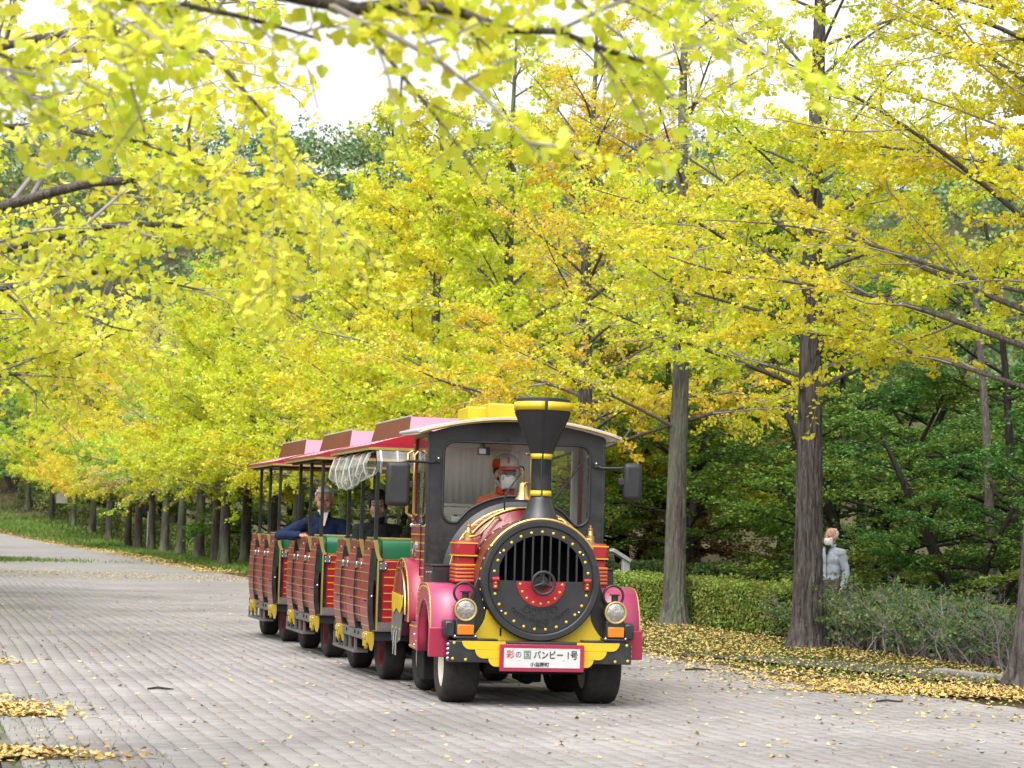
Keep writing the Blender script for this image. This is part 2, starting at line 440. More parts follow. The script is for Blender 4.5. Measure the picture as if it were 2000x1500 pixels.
def groundmat():
    m, t, out = nmat('soil_and_grass'); N = t.nodes; L = t.links
    b = N.new('ShaderNodeBsdfPrincipled'); b.inputs['Roughness'].default_value = .95; b.inputs['Specular IOR Level'].default_value = .1
    g = N.new('ShaderNodeNewGeometry')
    n = N.new('ShaderNodeTexNoise'); n.inputs['Scale'].default_value = .35; n.inputs['Detail'].default_value = 8; L.new(g.outputs['Position'], n.inputs['Vector'])
    cr = N.new('ShaderNodeValToRGB'); e = cr.color_ramp.elements
    e[0].position = .35; e[0].color = (.040,.032,.022,1); e[1].position = .65; e[1].color = (.035,.055,.016,1)
    e.new(.5).color = (.085,.068,.035,1)
    L.new(n.outputs['Fac'], cr.inputs[0])
    n2 = N.new('ShaderNodeTexNoise'); n2.inputs['Scale'].default_value = 14; n2.inputs['Detail'].default_value = 6; L.new(g.outputs['Position'], n2.inputs['Vector'])
    mr = N.new('ShaderNodeMapRange'); mr.inputs[3].default_value = .55; mr.inputs[4].default_value = 1.45; L.new(n2.outputs['Fac'], mr.inputs[0])
    mx = N.new('ShaderNodeMix'); mx.data_type = 'RGBA'; mx.blend_type = 'MULTIPLY'; mx.inputs['Factor'].default_value = 1
    L.new(cr.outputs[0], mx.inputs['A']); L.new(mr.outputs[0], mx.inputs['B']); L.new(mx.outputs['Result'], b.inputs['Base Color'])
    bp = N.new('ShaderNodeBump'); bp.inputs['Strength'].default_value = .7; bp.inputs['Distance'].default_value = .03; L.new(n2.outputs['Fac'], bp.inputs['Height']); L.new(bp.outputs[0], b.inputs['Normal'])
    L.new(b.outputs[0], out.inputs['Surface'])
    return m
M['ground'] = groundmat()
ys = np.concatenate([np.arange(-12, 60, 4), np.arange(60, 400, 5), np.arange(400, 900, 50)])
xs = np.concatenate([np.arange(-420, -100, 30), np.arange(-100, 100, 4), np.arange(100, 421, 30)])
o = bpy.data.objects.new('ground', grid_mesh('ground', xs, ys, -.03, M['ground'])); link(o); tag(o, kind='structure')

def farpave():
    m, t, out = nmat('distant_paving'); N = t.nodes; L = t.links
    b = N.new('ShaderNodeBsdfPrincipled'); b.inputs['Roughness'].default_value = .8; b.inputs['Specular IOR Level'].default_value = .3
    g = N.new('ShaderNodeNewGeometry')
    mp = N.new('ShaderNodeMapping'); mp.vector_type = 'POINT'; mp.inputs['Rotation'].default_value = (0, 0, -PA); L.new(g.outputs['Position'], mp.inputs['Vector'])
    br = N.new('ShaderNodeTexBrick'); br.offset = 0.0; br.inputs['Scale'].default_value = 1.0
    br.inputs['Brick Width'].default_value = .145; br.inputs['Row Height'].default_value = .105; br.inputs['Mortar Size'].default_value = .006
    br.inputs['Color1'].default_value = (.262,.250,.246,1); br.inputs['Color2'].default_value = (.236,.224,.219,1); br.inputs['Mortar'].default_value = (.12,.11,.10,1)
    L.new(mp.outputs[0], br.inputs['Vector'])
    n = N.new('ShaderNodeTexNoise'); n.inputs['Scale'].default_value = .5; n.inputs['Detail'].default_value = 7; L.new(g.outputs['Position'], n.inputs['Vector'])
    mr = N.new('ShaderNodeMapRange'); mr.inputs[1].default_value = .3; mr.inputs[2].default_value = .7; mr.inputs[3].default_value = .82; mr.inputs[4].default_value = 1.1; L.new(n.outputs['Fac'], mr.inputs[0])
    mx = N.new('ShaderNodeMix'); mx.data_type = 'RGBA'; mx.blend_type = 'MULTIPLY'; mx.inputs['Factor'].default_value = 1
    L.new(br.outputs[0], mx.inputs['A']); L.new(mr.outputs[0], mx.inputs['B']); L.new(mx.outputs['Result'], b.inputs['Base Color'])
    L.new(b.outputs[0], out.inputs['Surface'])
    return m
M['farpave'] = farpave()
M['joint'] = pbr('joint_sand', (.145,.135,.115), .95, var=.35, scale=3, spec=.1, dirt=.5, dirtcol=(.07,.085,.035))
M['paver'] = islandmat('pink_grey_paver', [(.222,.209,.203),(.258,.243,.236),(.238,.223,.216),(.276,.263,.257),(.236,.212,.199)], rough=.75, nscale=.55, dark=.26, spec=.3)
M['asphalt'] = pbr('asphalt', (.10,.095,.095), .9, var=.2, scale=5, bump=.4, spec=.2)
M['kerb'] = pbr('kerb_stone', (.28,.27,.26), .85, var=.2, scale=9, spec=.2)

pave_split = 46.0
def strip(name, d0, d1, n, zoff, mat, a=0.0, b=1.0):
    ds = np.linspace(d0, d1, n); ts = np.linspace(a, b, 9)
    return grid_mesh(name, ts, ds, zoff, mat, lambda X, Y: xl(Y) + X*(xr(Y) - xl(Y)))
path = bpy.data.objects.new('paved_avenue', strip('paved_avenue', 3, pave_split, 40, -.005, M['joint'])); link(path)
tag(path, kind='structure')
o = bpy.data.objects.new('distant_paving', strip('distant_paving', pave_split, 215, 90, .004, M['farpave'])); link(o, path)
# grey asphalt branch joining far off on the left
ds = np.linspace(98, 150, 20)
A_ = [(float(xl(d)) + 3.6 - .055*(d-98), d, float(tz(xl(d), d)) + .012) for d in ds]; B_ = [(float(xl(d)) - 8, d, float(tz(xl(d) - 8, d)) + .012) for d in ds]
o = MB().sheet(B_, A_).build('asphalt_road', M['asphalt']); tag(o, kind='structure')

# pavers: rows across the avenue, one small chamfered block each
rng = np.random.default_rng(4)
PW, PL, JT = .145, .105, .0075
ca, sa = math.cos(PA), math.sin(PA)
def uv2xy(u, v): return u*ca - v*sa, u*sa + v*ca     # u across, v along the avenue
nu = np.arange(-120, 140); nv = np.arange(60, 520)
U, V_ = np.meshgrid(nu, nv)
drift = .022*np.sin(V_*.031) + .009*np.sin(V_*.113 + 1.0)
uc = U*PW + drift + rng.normal(0, .0022, U.shape); vc = V_*PL + .02*np.sin(U*.07) + rng.normal(0, .0015, U.shape)
X, Y = uv2xy(uc, vc)
halfw = Y*.262 + .5
ok = (Y > 11.4) & (Y < pave_split) & (X < xr(Y) - .02) & (X > xl(Y) + .05) & (X > -halfw) & (X < halfw)
X = X[ok]; Y = Y[ok]
order = np.argsort(Y + .0*X)
X = X[order]; Y = Y[order]
N_ = len(X)
hw, hl, ch = (PW - JT)/2, (PL - JT)/2, .005
tmpl = np.array([(-hw,-hl,-.012),(hw,-hl,-.012),(hw,hl,-.012),(-hw,hl,-.012),(-hw,-hl,.007),(hw,-hl,.007),(hw,hl,.007),(-hw,hl,.007),
                 (-hw+ch,-hl+ch,.012),(hw-ch,-hl+ch,.012),(hw-ch,hl-ch,.012),(-hw+ch,hl-ch,.012)])
tf = np.array([(0,1,5,4),(1,2,6,5),(2,3,7,6),(3,0,4,7),(4,5,9,8),(5,6,10,9),(6,7,11,10),(7,4,8,11),(8,9,10,11)])
NEAR = 300
# the nearest blocks that the picture shows are parts of their own
vis = np.abs(X) < Y*.247
lowpx = Y - .085*X      # picture's lower border is tilted
idx = np.argsort(np.where(vis & (lowpx > 12.05), lowpx, 1e9))[:NEAR]
near = np.zeros(N_, bool); near[idx] = True
pm = np_mesh('paver', tmpl, [tf], M['paver'])
for i in np.where(near)[0]:
    o = bpy.data.objects.new('paver', pm); link(o, path)
    o.location = (X[i], Y[i], rng.normal(0, .0012)); o.rotation_euler = (rng.normal(0, .008), rng.normal(0, .008), PA + rng.normal(0, .008))
fi = np.where(~near)[0]; n = len(fi)
ang = PA + rng.normal(0, .009, n); tx = rng.normal(0, .009, n); ty = rng.normal(0, .009, n); dz = rng.normal(0, .0014, n)
T = np.broadcast_to(tmpl, (n, 12, 3)).copy()
T[..., 2] += T[..., 0]*tx[:, None] + T[..., 1]*ty[:, None] + dz[:, None]
c_, s_ = np.cos(ang)[:, None], np.sin(ang)[:, None]
PX = T[..., 0]*c_ - T[..., 1]*s_ + X[fi][:, None]; PY = T[..., 0]*s_ + T[..., 1]*c_ + Y[fi][:, None]
VV = np.stack([PX, PY, T[..., 2]], -1).reshape(-1, 3)
farm = np.repeat(Y[fi] > 22, len(tf)) & np.tile(np.arange(len(tf)) < 4, n)
FF = (tf[None] + 12*np.arange(n)[:, None, None]).reshape(-1, 4)[~farm]
o = bpy.data.objects.new('paver_field', np_mesh('paver_field', VV, [FF], M['paver'])); link(o, path); tag(o, kind='stuff')

# kerb stones and the dull dirt apron on the right verge
tag(MB().add([(2.1,25.6,.010),(3.6,23.4,.010),(5.0,21.6,.010),(5.9,21.9,.010),(5.0,24.2,.010),(3.5,25.0,.010)], [(0,1,2,3,4,5)]).build('dirt_apron', M['asphalt']), kind='structure')
kb = empty('kerb', (0,0,0)); tag(kb, kind='structure')
for k in range(2):
    x0, y0 = 5.05 + .42*k, 22.75 - .72*k
    m_ = Matrix.Translation((x0, y0, 0)) @ Matrix.Rotation(R(30), 4, 'Z')
    MB().box(-.07, .07, -.40, .40, -.05, .06, m_).build('kerb_stone', M['kerb'], kb, bevel=.012)

# ------------------------------------------------------------------ leaves on the ground
FAN = np.array([(0,0,0),(-.5,.46,.06),(-.36,.70,.03),(-.10,.77,0),(0,.66,0),(.10,.77,0),(.36,.70,.03),(.5,.46,.06)])
FANF = np.array([(0,i,i+1) for i in range(1,7)])[:, ::-1]
KITE = np.array([(0,0,0),(-.5,.52,.08),(0,.76,0),(.5,.52,.08)]); KITEF = np.array([(0,3,2,1)])
def leaf_verts(P, D, Nn, S, tmpl, tfc):
    """P base points, D leaf axis, Nn rough normal, S width"""
    D = D/np.linalg.norm(D, axis=1, keepdims=True)
    Sd = np.cross(D, Nn); Sd /= np.maximum(np.linalg.norm(Sd, axis=1, keepdims=True), 1e-6)
    Nn = np.cross(Sd, D)
    k = len(tmpl)
    V = (P[:, None] + S[:, None, None]*(Sd[:, None]*tmpl[None, :, 0:1] + D[:, None]*tmpl[None, :, 1:2] + Nn[:, None]*tmpl[None, :, 2:3]))
    F = (tfc[None] + k*np.arange(len(P))[:, None, None]).reshape(-1, tfc.shape[1])
    return V.reshape(-1, 3), F

M['litter'] = islandmat('fallen_ginkgo_leaves', [(.52,.36,.08),(.58,.45,.19),(.42,.25,.06),(.62,.51,.28),(.55,.43,.06),(.28,.16,.06),(.56,.43,.16)], rough=.7, nscale=8, dark=.2, spec=.25)
def litter(name, x, y, lift, size, label, rngs):
    n = len(x); g = np.random.default_rng(rngs)
    a = g.uniform(0, 2*PI, n); tilt = g.normal(0, .2, n)
    D = np.stack([np.cos(a), np.sin(a), tilt], -1)
    Nn = np.stack([g.normal(0, .3, n), g.normal(0, .3, n), np.ones(n)], -1)
    P = np.stack([x, y, tz(x, y) + .016 + g.uniform(0, 1, n)*lift], -1)
    V, F = leaf_verts(P, D, Nn, g.uniform(.7, 1.1, n)*size, KITE*np.array([1,1,1.5]), KITEF)
    V[:, 2] = np.maximum(V[:, 2], tz(V[:, 0], V[:, 1]) + .014)
    o = bpy.data.objects.new(name, np_mesh(name, V, [F], M['litter'])); link(o)
    tag(o, label, 'leaves', kind='stuff'); return o
def blob(cx, cy, rx, ry, rot, n, g, edge=1.0):
    t = g.uniform(0, 2*PI, n); r = np.abs(g.normal(0, .62, n))*(1 + edge*.25*np.sin(3*t + cx) + edge*.15*np.sin(7*t + cy))
    u = r*np.cos(t)*rx; v = r*np.sin(t)*ry
    return cx + u*math.cos(rot) - v*math.sin(rot), cy + u*math.sin(rot) + v*math.cos(rot)
g = np.random.default_rng(11)
# right verge under the trees
y = g.uniform(19.5, 46, 28000); x = xr(y) + g.uniform(0, 1, 28000)**.8*4.1 - .5
apron = (x > 2.4 + (25.3 - y)*.55 - .5) & (x < 3.3 + (25.3 - y)*.62 + .6) & (y < 25.3) & (y > 22.0)
keep = (g.uniform(0, 1, len(x)) < np.where(apron, .42, 1.0)) & (g.uniform(0, 1, len(x)) < np.clip((46 - y)/14, .18, 1))
litter('fallen_leaves', x[keep], y[keep], .014, .052, 'thick yellow leaf litter along the verge under the big trunks', 1)
xs_, ys_ = [], []
for cx, cy, rx, ry, rot, n in ((4.3,20.2,1.5,.75,-.35,4200),(3.35,19.7,.75,.28,-.2,900),(3.3,20.9,.9,.25,-.35,1000),(5.3,19.9,1.3,.8,-.3,3000)):
    a, b = blob(cx, cy, rx, ry, rot, n, g); xs_.append(a); ys_.append(b)
litter('fallen_leaves', np.concatenate(xs_), np.concatenate(ys_), .014, .052, 'yellow leaf drift spread over the paving at the right-hand border', 2)
a, b = blob(-2.95, 12.55, .62, .26, .15, 950, g)
litter('fallen_leaves', a, b, .03, .060, 'pile of yellow leaves in the lower left corner', 3)
a, b = blob(-3.75, 15.6, .42, .75, .25, 900, g); a2, b2 = blob(-3.45, 15.1, .3, .12, .1, 150, g)
litter('fallen_leaves', np.concatenate([a, a2]), np.concatenate([b, b2]), .02, .058, 'small leaf patch on the left border above the corner pile', 4)
a, b = blob(-5.2, 20.4, .45, .45, .2, 350, g)
litter('fallen_leaves', a, b, .04, .068, 'bright yellow leaf tuft farther up the left border', 5)
# loose single leaves blown over the blocks
y = np.exp(g.uniform(math.log(11.8), math.log(42), 1700)); t = g.uniform(0, 1, 1700); x = xl(y) + .1 + t*(xr(y) - xl(y) - .1)
kk = np.abs(x) < .26*y + .3
litter('fallen_leaves', x[kk], y[kk], .002, .050, 'loose yellow leaves strewn singly over the paving blocks', 6)
y = np.exp(g.uniform(math.log(12.5), math.log(30), 1100)); x = xr(y) - np.abs(g.normal(0, 1.4, 1100)) + .2
kk = np.abs(x) < .26*y + .3
litter('fallen_leaves', x[kk], y[kk], .004, .062, 'loose leaves thickening towards the right verge', 7)
# brown drift along the distant verge and across the far crossing
y = 60 + 125*g.uniform(0, 1, 15000)**1.3; x = xr(y) + np.abs(g.normal(0, 2.0, 15000)) - .7
litter('fallen_leaves', x, y, .015, .085, 'orange brown leaf band along the far edge of the avenue', 8)
y = 54 + g.normal(0, 2.2, 2600); x = xl(y) + g.uniform(-1, 9, 2600)
litter('fallen_leaves', x, y, .005, .055, 'thin leaf band crossing the avenue far behind the carriages', 9)
# grass on the distant verge and the small island at the left border
M['grass'] = islandmat('grass_blades', [(.07,.14,.02),(.10,.19,.03),(.16,.21,.04),(.08,.16,.025)], rough=.8, nscale=.6, dark=.3)
def grass(name, x, y, h, label, sd):
    n = len(x); g_ = np.random.default_rng(sd); a = g_.uniform(0, 2*PI, n)
    P = np.stack([x, y, tz(x, y) - .01], -1); w = np.broadcast_to(h, (n,))*.16
    s = np.stack([np.cos(a), np.sin(a), np.zeros(n)], -1)*w[:, None]
    h = np.broadcast_to(h, (n,)); top = P + np.stack([g_.normal(0, .35, n)*h, g_.normal(0, .35, n)*h, g_.uniform(.5, 1, n)*h], -1)
    V = np.stack([P - s, P + s, top], 1).reshape(-1, 3)
    F = np.arange(3*n).reshape(-1, 3)
    o = bpy.data.objects.new(name, np_mesh(name, V, [F], M['grass'])); link(o); tag(o, label, 'grass', kind='stuff')
y = g.uniform(44, 185, 36000); x = xr(y) + .7 + np.abs(g.normal(0, 1.6, 36000))*(1 + 4*sst(95, 140, y))
grass('grass', x, y, .17 + .12*sst(90, 150, y), 'short green grass below the far row of trunks', 21)
a, b = blob(-18.6, 69.5, 2.6, 3.0, 0, 9000, g); grass('grass', a, b, .16, 'small green grass island at the left border of the avenue', 22)
y = g.uniform(21, 60, 9000); x = xr(y) + .4 + g.uniform(0, 3.0, 9000)
grass('grass', x, y, .08, 'sparse green blades between the litter on the verge', 23)
y = g.uniform(11.8, 17, 700); x = xl(y) + np.abs(g.normal(0, .45, 700)) + .05
grass('grass', x, y, .05, 'weeds sprouting from joints along the left border', 24)
# ------------------------------------------------------------------ locomotive of the park train
LA = R(11.2)
LO = (0.30, 16.92)
loco = empty('locomotive', (LO[0], LO[1], .012), LA, 'black and red road train locomotive with yellow banded funnel and pink mudguards', 'locomotive')

_riv = {}
def rivet(parent, p, nrm, r, mat, name='rivet', h=.6):
    key = (mat.name, round(h, 2), name)
    if key not in _riv:
        me = MB().lathe([(1, 0), (.86, .45*h), (.5, .85*h), (.0001, h)], n=10, caps=False).mesh(name, 60); me.materials.append(mat); _riv[key] = me
    o = bpy.data.objects.new(name, _riv[key]); link(o, parent)
    o.location = p; o.rotation_euler = Vector(nrm).to_track_quat('Z', 'Y').to_euler(); o.scale = (r, r, r)
    return o

def text_mesh(txt, size, mat, parent, loc, name, ext=.002, align='CENTER', rot=(PI/2, 0, 0), sx=1.0, bold=0.0):
    cu = bpy.data.curves.new(name, 'FONT'); cu.body = txt; cu.size = size; cu.extrude = ext; cu.align_x = align; cu.align_y = 'CENTER'; cu.offset = bold
    t_ = bpy.data.objects.new(name, cu); COL.objects.link(t_)
    dg = bpy.context.evaluated_depsgraph_get()
    me = bpy.data.meshes.new_from_object(t_.evaluated_get(dg)); bpy.data.objects.remove(t_, do_unlink=True)
    me.materials.clear(); me.materials.append(mat)
    o = bpy.data.objects.new(name, me); link(o, parent); o.location = loc; o.rotation_euler = rot; o.scale = (sx, 1, 1)
    return o

def wheel(parent, c, r, w, rim, name='wheel', out=-1):
    """axis along x; out = side of the visible face"""
    h = w/2; x, y, z = c
    e = bpy.data.objects.new(name, None); link(e, parent); e.location = c
    prof = [(r*.58, -h*.80), (r*.70, -h*.98), (r*.86, -h*1.0), (r*.95, -h*.90), (r*.985, -h*.72), (r, -h*.4), (r, h*.4), (r*.985, h*.72), (r*.95, h*.90), (r*.86, h*1.0), (r*.70, h*.98), (r*.58, h*.80)]
    MB().lathe(prof, axis=(1, 0, 0), n=48, caps=False).build('tyre', M['rubber'], e, smooth=40)
    b = MB().lathe([(r*.60, -h*.84), (r*.57, -h*.84), (r*.53, -h*.5), (r*.50, -h*.1), (r*.24, .0), (r*.22, -h*.35), (.0001, -h*.38)], axis=(1, 0, 0), n=36, caps=False)
    b.lathe([(r*.60, h*.84), (r*.57, h*.84), (r*.53, h*.5), (r*.50, h*.1), (r*.24, .05*h), (r*.22, h*.35), (.0001, h*.38)], axis=(1, 0, 0), n=36, caps=False)
    b.build('rim', rim, e, smooth=40)
    for k in range(5):
        a = 2*PI*k/5
        rivet(e, (out*h*.05, r*.36*math.cos(a), r*.36*math.sin(a)), (out,0,0), .016, M['chrome'], 'wheel_nut', h=1.4)
    # tread grooves as thin darker rings standing proud
    return e

for sx in (-1, 1):
    for wy in (.55, 1.80):
        wheel(loco, (sx*.605, wy, .318), .318, .30, M['whiterim'], out=sx)
MB().box(-.42,.42,.25,2.3,.26,.52).build('chassis', M['dark'], loco, bevel=.02)
MB().cyl((-.5,.55,.32),(.5,.55,.32),.05).build('axle', M['dark'], loco, smooth=30)
MB().cyl((-.5,1.8,.32),(.5,1.8,.32),.06).build('axle', M['dark'], loco, smooth=30)
b = MB().box(-.02,.16,.7,1.1,.16,.27); b.cyl((.07,.85,.20),(.07,1.05,.20),.07,n=14); b.build('gearbox', M['dark'], loco, bevel=.015)
MB().box(-.80,-.60,1.08,1.50,.14,.42).build('side_skirt', M['dark'], loco, bevel=.01)
MB().box(.60,.80,1.08,1.50,.14,.42).build('side_skirt', M['dark'], loco, bevel=.01)

# bumper with stepped wings
bump = MB().box(-.765,.765,0,.16,.365,.54).build('bumper', M['black'], loco, bevel=.006)
def wing(z1, z0, xo, xi, s):
    r = z1 - z0
    pts = [(xi, z1)] + [(xo - r + r*math.cos(PI/2*i/7), z1 - r*math.sin(PI/2*i/7)) for i in range(8)] + [(xi, z0)]
    return [(s*p[0], p[1]) for p in pts]
for s in (-1, 1):
    for z1, z0, xo in ((.54,.471,.662), (.470,.400,.552), (.399,.335,.441)):
        MB().plate(wing(z1, z0, xo, .30, s), [], (0,-.004,0), (1,0,0), (0,0,1), (0,-.008 - .002*(.54 - z1)/.07,0)).build('wing_stripe', M['yellow'], bump, bevel=.002)
    for px, pz in ((.725,.522), (.735,.395), (.628,.388)): rivet(bump, (s*px, -.001, pz), (0,-1,0), .0125, M['yellow'])
    for k in range(4): rivet(bump, (s*.766, .05, .395 + .038*k), (s,0,0), .013, M['chrome'], 'bolt', h=1.2)
    MB().box(*sorted((s*.36, s*.70)), .02, .14, .541, .556).build('ledge', M['black'], bump, bevel=.003)
MB().box(-.42,.42,.09,.2,.30,.37).build('valance', M['dark'], loco)

# number board
board = MB().box(-.352,.352,-.045,-.018,.301,.521).build('number_board', M['crimson'], loco, bevel=.003)
MB().box(-.318,.318,-.049,-.044,.332,.489).build('board_face', M['white'], board, bevel=.001)
ty = -.0515
def boardtxt(t, x, z, size, mat, sx=1.0, bold=0.0): text_mesh(t, size, mat, board, (x, ty, z), 'lettering', .0015, sx=sx, bold=bold)
boardtxt('彩', -.268, .436, .074, M['inkred'], .9); boardtxt('の', -.199, .437, .060, M['inkblue'], .9); boardtxt('国', -.125, .434, .076, M['inkgreen'], .9)
boardtxt('バンビー', .052, .434, .072, M['ink'], .88, .0007); boardtxt('1号', .250, .434, .078, M['ink'], .85, .0007)
boardtxt('小鹿野町', -.02, .358, .038, M['ink'], 1.05, .0004)
for x in (-.19, .175): rivet(board, (x, -.049, .398), (0,-1,0), .008, M['chrome'], 'screw', h=.5)

# front apron
SZ = 1.04   # smokebox centre height
yp = []
for i in range(9):
    t = i/8; yp.append((-.435 - .125*t, .79 - .235*t**.55))
yp = [(-.40,.83)] + yp + [(-.565,.53)]
yp = yp + [(-p[0], p[1]) for p in reversed(yp)]
MB().plate(yp, [], (0,.165,0), (1,0,0), (0,0,1), (0,-.02,0)).build('apron', M['yellow'], loco, bevel=.004)
MB().box(-.322,-.308,.143,.146,.575,.645).build('apron_slot', M['void'], loco)
for s in (-1, 1):
    fl = [(.60,.54),(.60,.80),(.56,.92),(.52,1.05),(.40,1.05),(.40,.54)]
    MB().plate([(s*a, c) for a, c in fl], [], (0,.21,0), (1,0,0), (0,0,1), (0,-.04,0)).build('flank_plate', M['black'], loco, bevel=.006)
    rivet(loco, (s*.452, .168, .80), (0,-1,0), .011, M['chrome'], 'bolt', h=1)

# headlamps, brackets and indicators
for s in (-1, 1):
    cx = s*.632
    MB().box(cx-.078, cx+.078, .03, .18, .545, .72).box(cx-.10, cx+.10, .01, .17, .556, .575).build('lamp_bracket', M['black'], loco, bevel=.006)
    if True:
        MB().box(*sorted((s*.705, s*.80)), .05, .30, .56, .70).build('bracket_wing', M['black'], loco, bevel=.02)
    lamp = bpy.data.objects.new('headlamp', None); link(lamp, loco); lamp.location = (cx, .03, .79)
    MB().lathe([(.0001,.19),(.05,.185),(.082,.14),(.092,.06),(.092,0)], axis=(0,1,0), n=28, caps=False).build('lamp_bowl', M['black'], lamp, smooth=40)
    MB().torus((0,-.002,0),(0,1,0),.086,.0095,36,10).build('lamp_rim', M['goldpaint'], lamp, smooth=60)
    MB().lathe([(.0001,-.014),(.03,-.0125),(.06,-.007),(.084,.002)], axis=(0,1,0), n=28, caps=False).build('lamp_glass', M['lens'], lamp, smooth=60)
    MB().lathe([(.028,.085),(.028,.140),(.046,.142),(.046,.150),(.0001,.153)], (0,.05,0), n=18, caps=False).build('lamp_chimney', M['black'], lamp, smooth=40)
    MB().torus((0,.10,.135),(0,1,0),.085,.0105,36,8).build('lamp_loop', M['black'], lamp, smooth=60)
    ind = MB().box(cx-.068, cx+.068, .002, .032, .588, .670).build('indicator', M['amber'], loco, bevel=.006)
    MB().box(cx-.075, cx+.075, .018, .05, .581, .677).build('indicator_base', M['satin'], ind, bevel=.004)
    for dx in (-.085, .085): rivet(loco, (cx+dx, .02, .576), (0,0,1), .011, M['chrome'], 'bolt', h=1)

# smokebox
sb = MB().lathe([(.497,.10),(.497,.62),(.50,.62),(.50,.65)], (0,0,SZ), (0,1,0), 72, caps=False).build('smokebox', M['black'], loco, smooth=40)
MB().lathe([(.440,.115),(.440,.070),(.452,.060),(.490,.060),(.500,.072),(.500,.12)], (0,0,SZ), (0,1,0), 72, caps=False).build('front_ring', M['satin'], sb, smooth=35)
MB().torus((0,.085,SZ),(0,1,0),.436,.010,72,8).build('ring_bead', M['black'], sb, smooth=60)
# door: ring plate with the grille opening
def circ(r, a0, a1, n, cz=SZ, cx=0): return [(cx + r*math.cos(R(a0 + (a1-a0)*i/n)), cz + r*math.sin(R(a0 + (a1-a0)*i/n))) for i in range(n+1)]
hole = circ(.372, 0, 180, 40)[:]
hole = [(.356,SZ-.005)] + [p for p in hole if p[1] > SZ+.01 and abs(p[0]) < .36] + [(-.356,SZ-.005)]
MB().plate(circ(.435, 0, 360, 72)[:-1], [hole], (0,.086,0), (1,0,0), (0,0,1), (0,-.018,0)).build('smokebox_door', M['satin'], sb, bevel=.002)
MB().lathe([(.0001,.30),(.43,.30)], (0,0,SZ), (0,1,0), 48, caps=False).build('grille_back', M['void'], sb)
for k in range(9):
    x = -.300 + .075*k
    zt = SZ + math.sqrt(max(.376**2 - x*x, .0))
    if zt > SZ + .05: MB().box(x-.0075, x+.0075, .072, .094, SZ-.02, zt).build('grille_bar', M['satin'], sb, bevel=.002)
for k in range(27):
    a = R(90 + 360*k/27 + (0))
    p = (.402*math.cos(a), .066, SZ + .402*math.sin(a))
    if abs(p[2] - (SZ-.02)) > .055 or abs(p[0]) < .3: rivet(sb, p, (0,-1,0), .0125, M['yellow'])
for a in (148, 32, 218, 322): rivet(sb, (.415*math.cos(R(a)), .066, SZ+.415*math.sin(R(a))), (0,-1,0), .009, M['chrome'], 'bolt')
red = circ(.205, 180, 360, 24, SZ-.012)
MB().plate(red, [], (0,.068,0), (1,0,0), (0,0,1), (0,-.006,0)).build('red_crescent', M['red'], sb, bevel=.001)
for k in range(9):
    a = R(186 + 168*k/8); rivet(sb, (.178*math.cos(a), .061, SZ-.012+.178*math.sin(a)), (0,-1,0), .0105, M['yellow'])
for s in (-1, 1):
    h_ = MB().box(s*.387-.022, s*.387+.022, .045, .070, SZ-.075, SZ+.005); h_.cyl((s*.387-.030,.045,SZ+.005),(s*.387+.030,.045,SZ+.005),.019,n=12)
    h_ = h_.build('hinge', M['red'], sb, bevel=.006)
    for dz in (-.022,-.055): rivet(sb, (s*.387, .045, SZ+dz), (0,-1,0), .0105, M['yellow'])
# hand wheel
hwz = SZ - .018
hw_ = bpy.data.objects.new('hand_wheel', None); link(hw_, sb); hw_.location = (0, -.02, hwz)
MB().torus((0,0,0),(0,1,0),.092,.0135,40,10).build('wheel_ring', M['satin'], hw_, smooth=60)
b = MB().lathe([(.0001,-.012),(.022,-.008),(.026,.02),(.026,.085)], axis=(0,1,0), n=18, caps=False)
for a in (90, 200, 340): b.tube([(0,0,0),(.05*math.cos(R(a)),.004,.05*math.sin(R(a))),(.09*math.cos(R(a)),0,.09*math.sin(R(a)))], [.014,.011,.011], 8)
b.build('wheel_spokes', M['satin'], hw_, smooth=50)
MB().lathe([(.060,.06),(.060,.085),(.0001,.086)], axis=(0,1,0), n=28, caps=False).lathe([(.0001,.058),(.06,.06)], axis=(0,1,0), n=28, caps=False).build('wheel_boss', M['black'], hw_, smooth=40)
# raised lettering on the door, following the rim
def arc_text(txt, r, size, a_c, step, mat, parent, y, name='raised_lettering', sx=1.0):
    n = len(txt)
    for i, c in enumerate(txt):
        if c == ' ': continue
        a = a_c + step*(i - (n-1)/2)
        o = text_mesh(c, size, mat, parent, (r*math.cos(R(a)), y, SZ + r*math.sin(R(a))), name, .004, rot=(0,0,0), sx=sx)
        o.rotation_euler = (Matrix.Rotation(R(a+90), 3, Vector((0,-1,0))) @ Matrix.Rotation(PI/2, 3, 'X')).to_euler()
arc_text('DOTTO', .262, .085, 270, 13.2, M['black'], sb, .065)
arc_text('CASTELFRANCO VENETO', .335, .045, 270, 5.0, M['black'], sb, .066)
arc_text('ITALY', .372, .036, 270, 4.0, M['black'], sb, .066)
# brass handrail over the smokebox front
rail = MB().tube([(.507*math.cos(R(a)), .075, SZ+.507*math.sin(R(a))) for a in range(32, 149, 4)], .0125, 10); rail.build('handrail', M['gold'], sb, smooth=60)
for a in (33, 147): rivet(sb, (.507*math.cos(R(a)), .075, SZ+.507*math.sin(R(a))), (math.cos(R(a)),0,math.sin(R(a))), .02, M['gold'], 'rail_end', h=.8)
for k in range(23):
    a = R(-20 + 220*k/22)
    for yy in (.16, .58): rivet(sb, (.498*math.cos(a), yy, SZ+.498*math.sin(a)), (math.cos(a),0,math.sin(a)), .011, M['yellow'])
MB().lathe([(.4985,.20),(.501,.20),(.501,.55),(.4985,.55)], (0,0,SZ), (0,1,0), 72, caps=False).build('smokebox_wrap', M['brick'], sb, smooth=40)
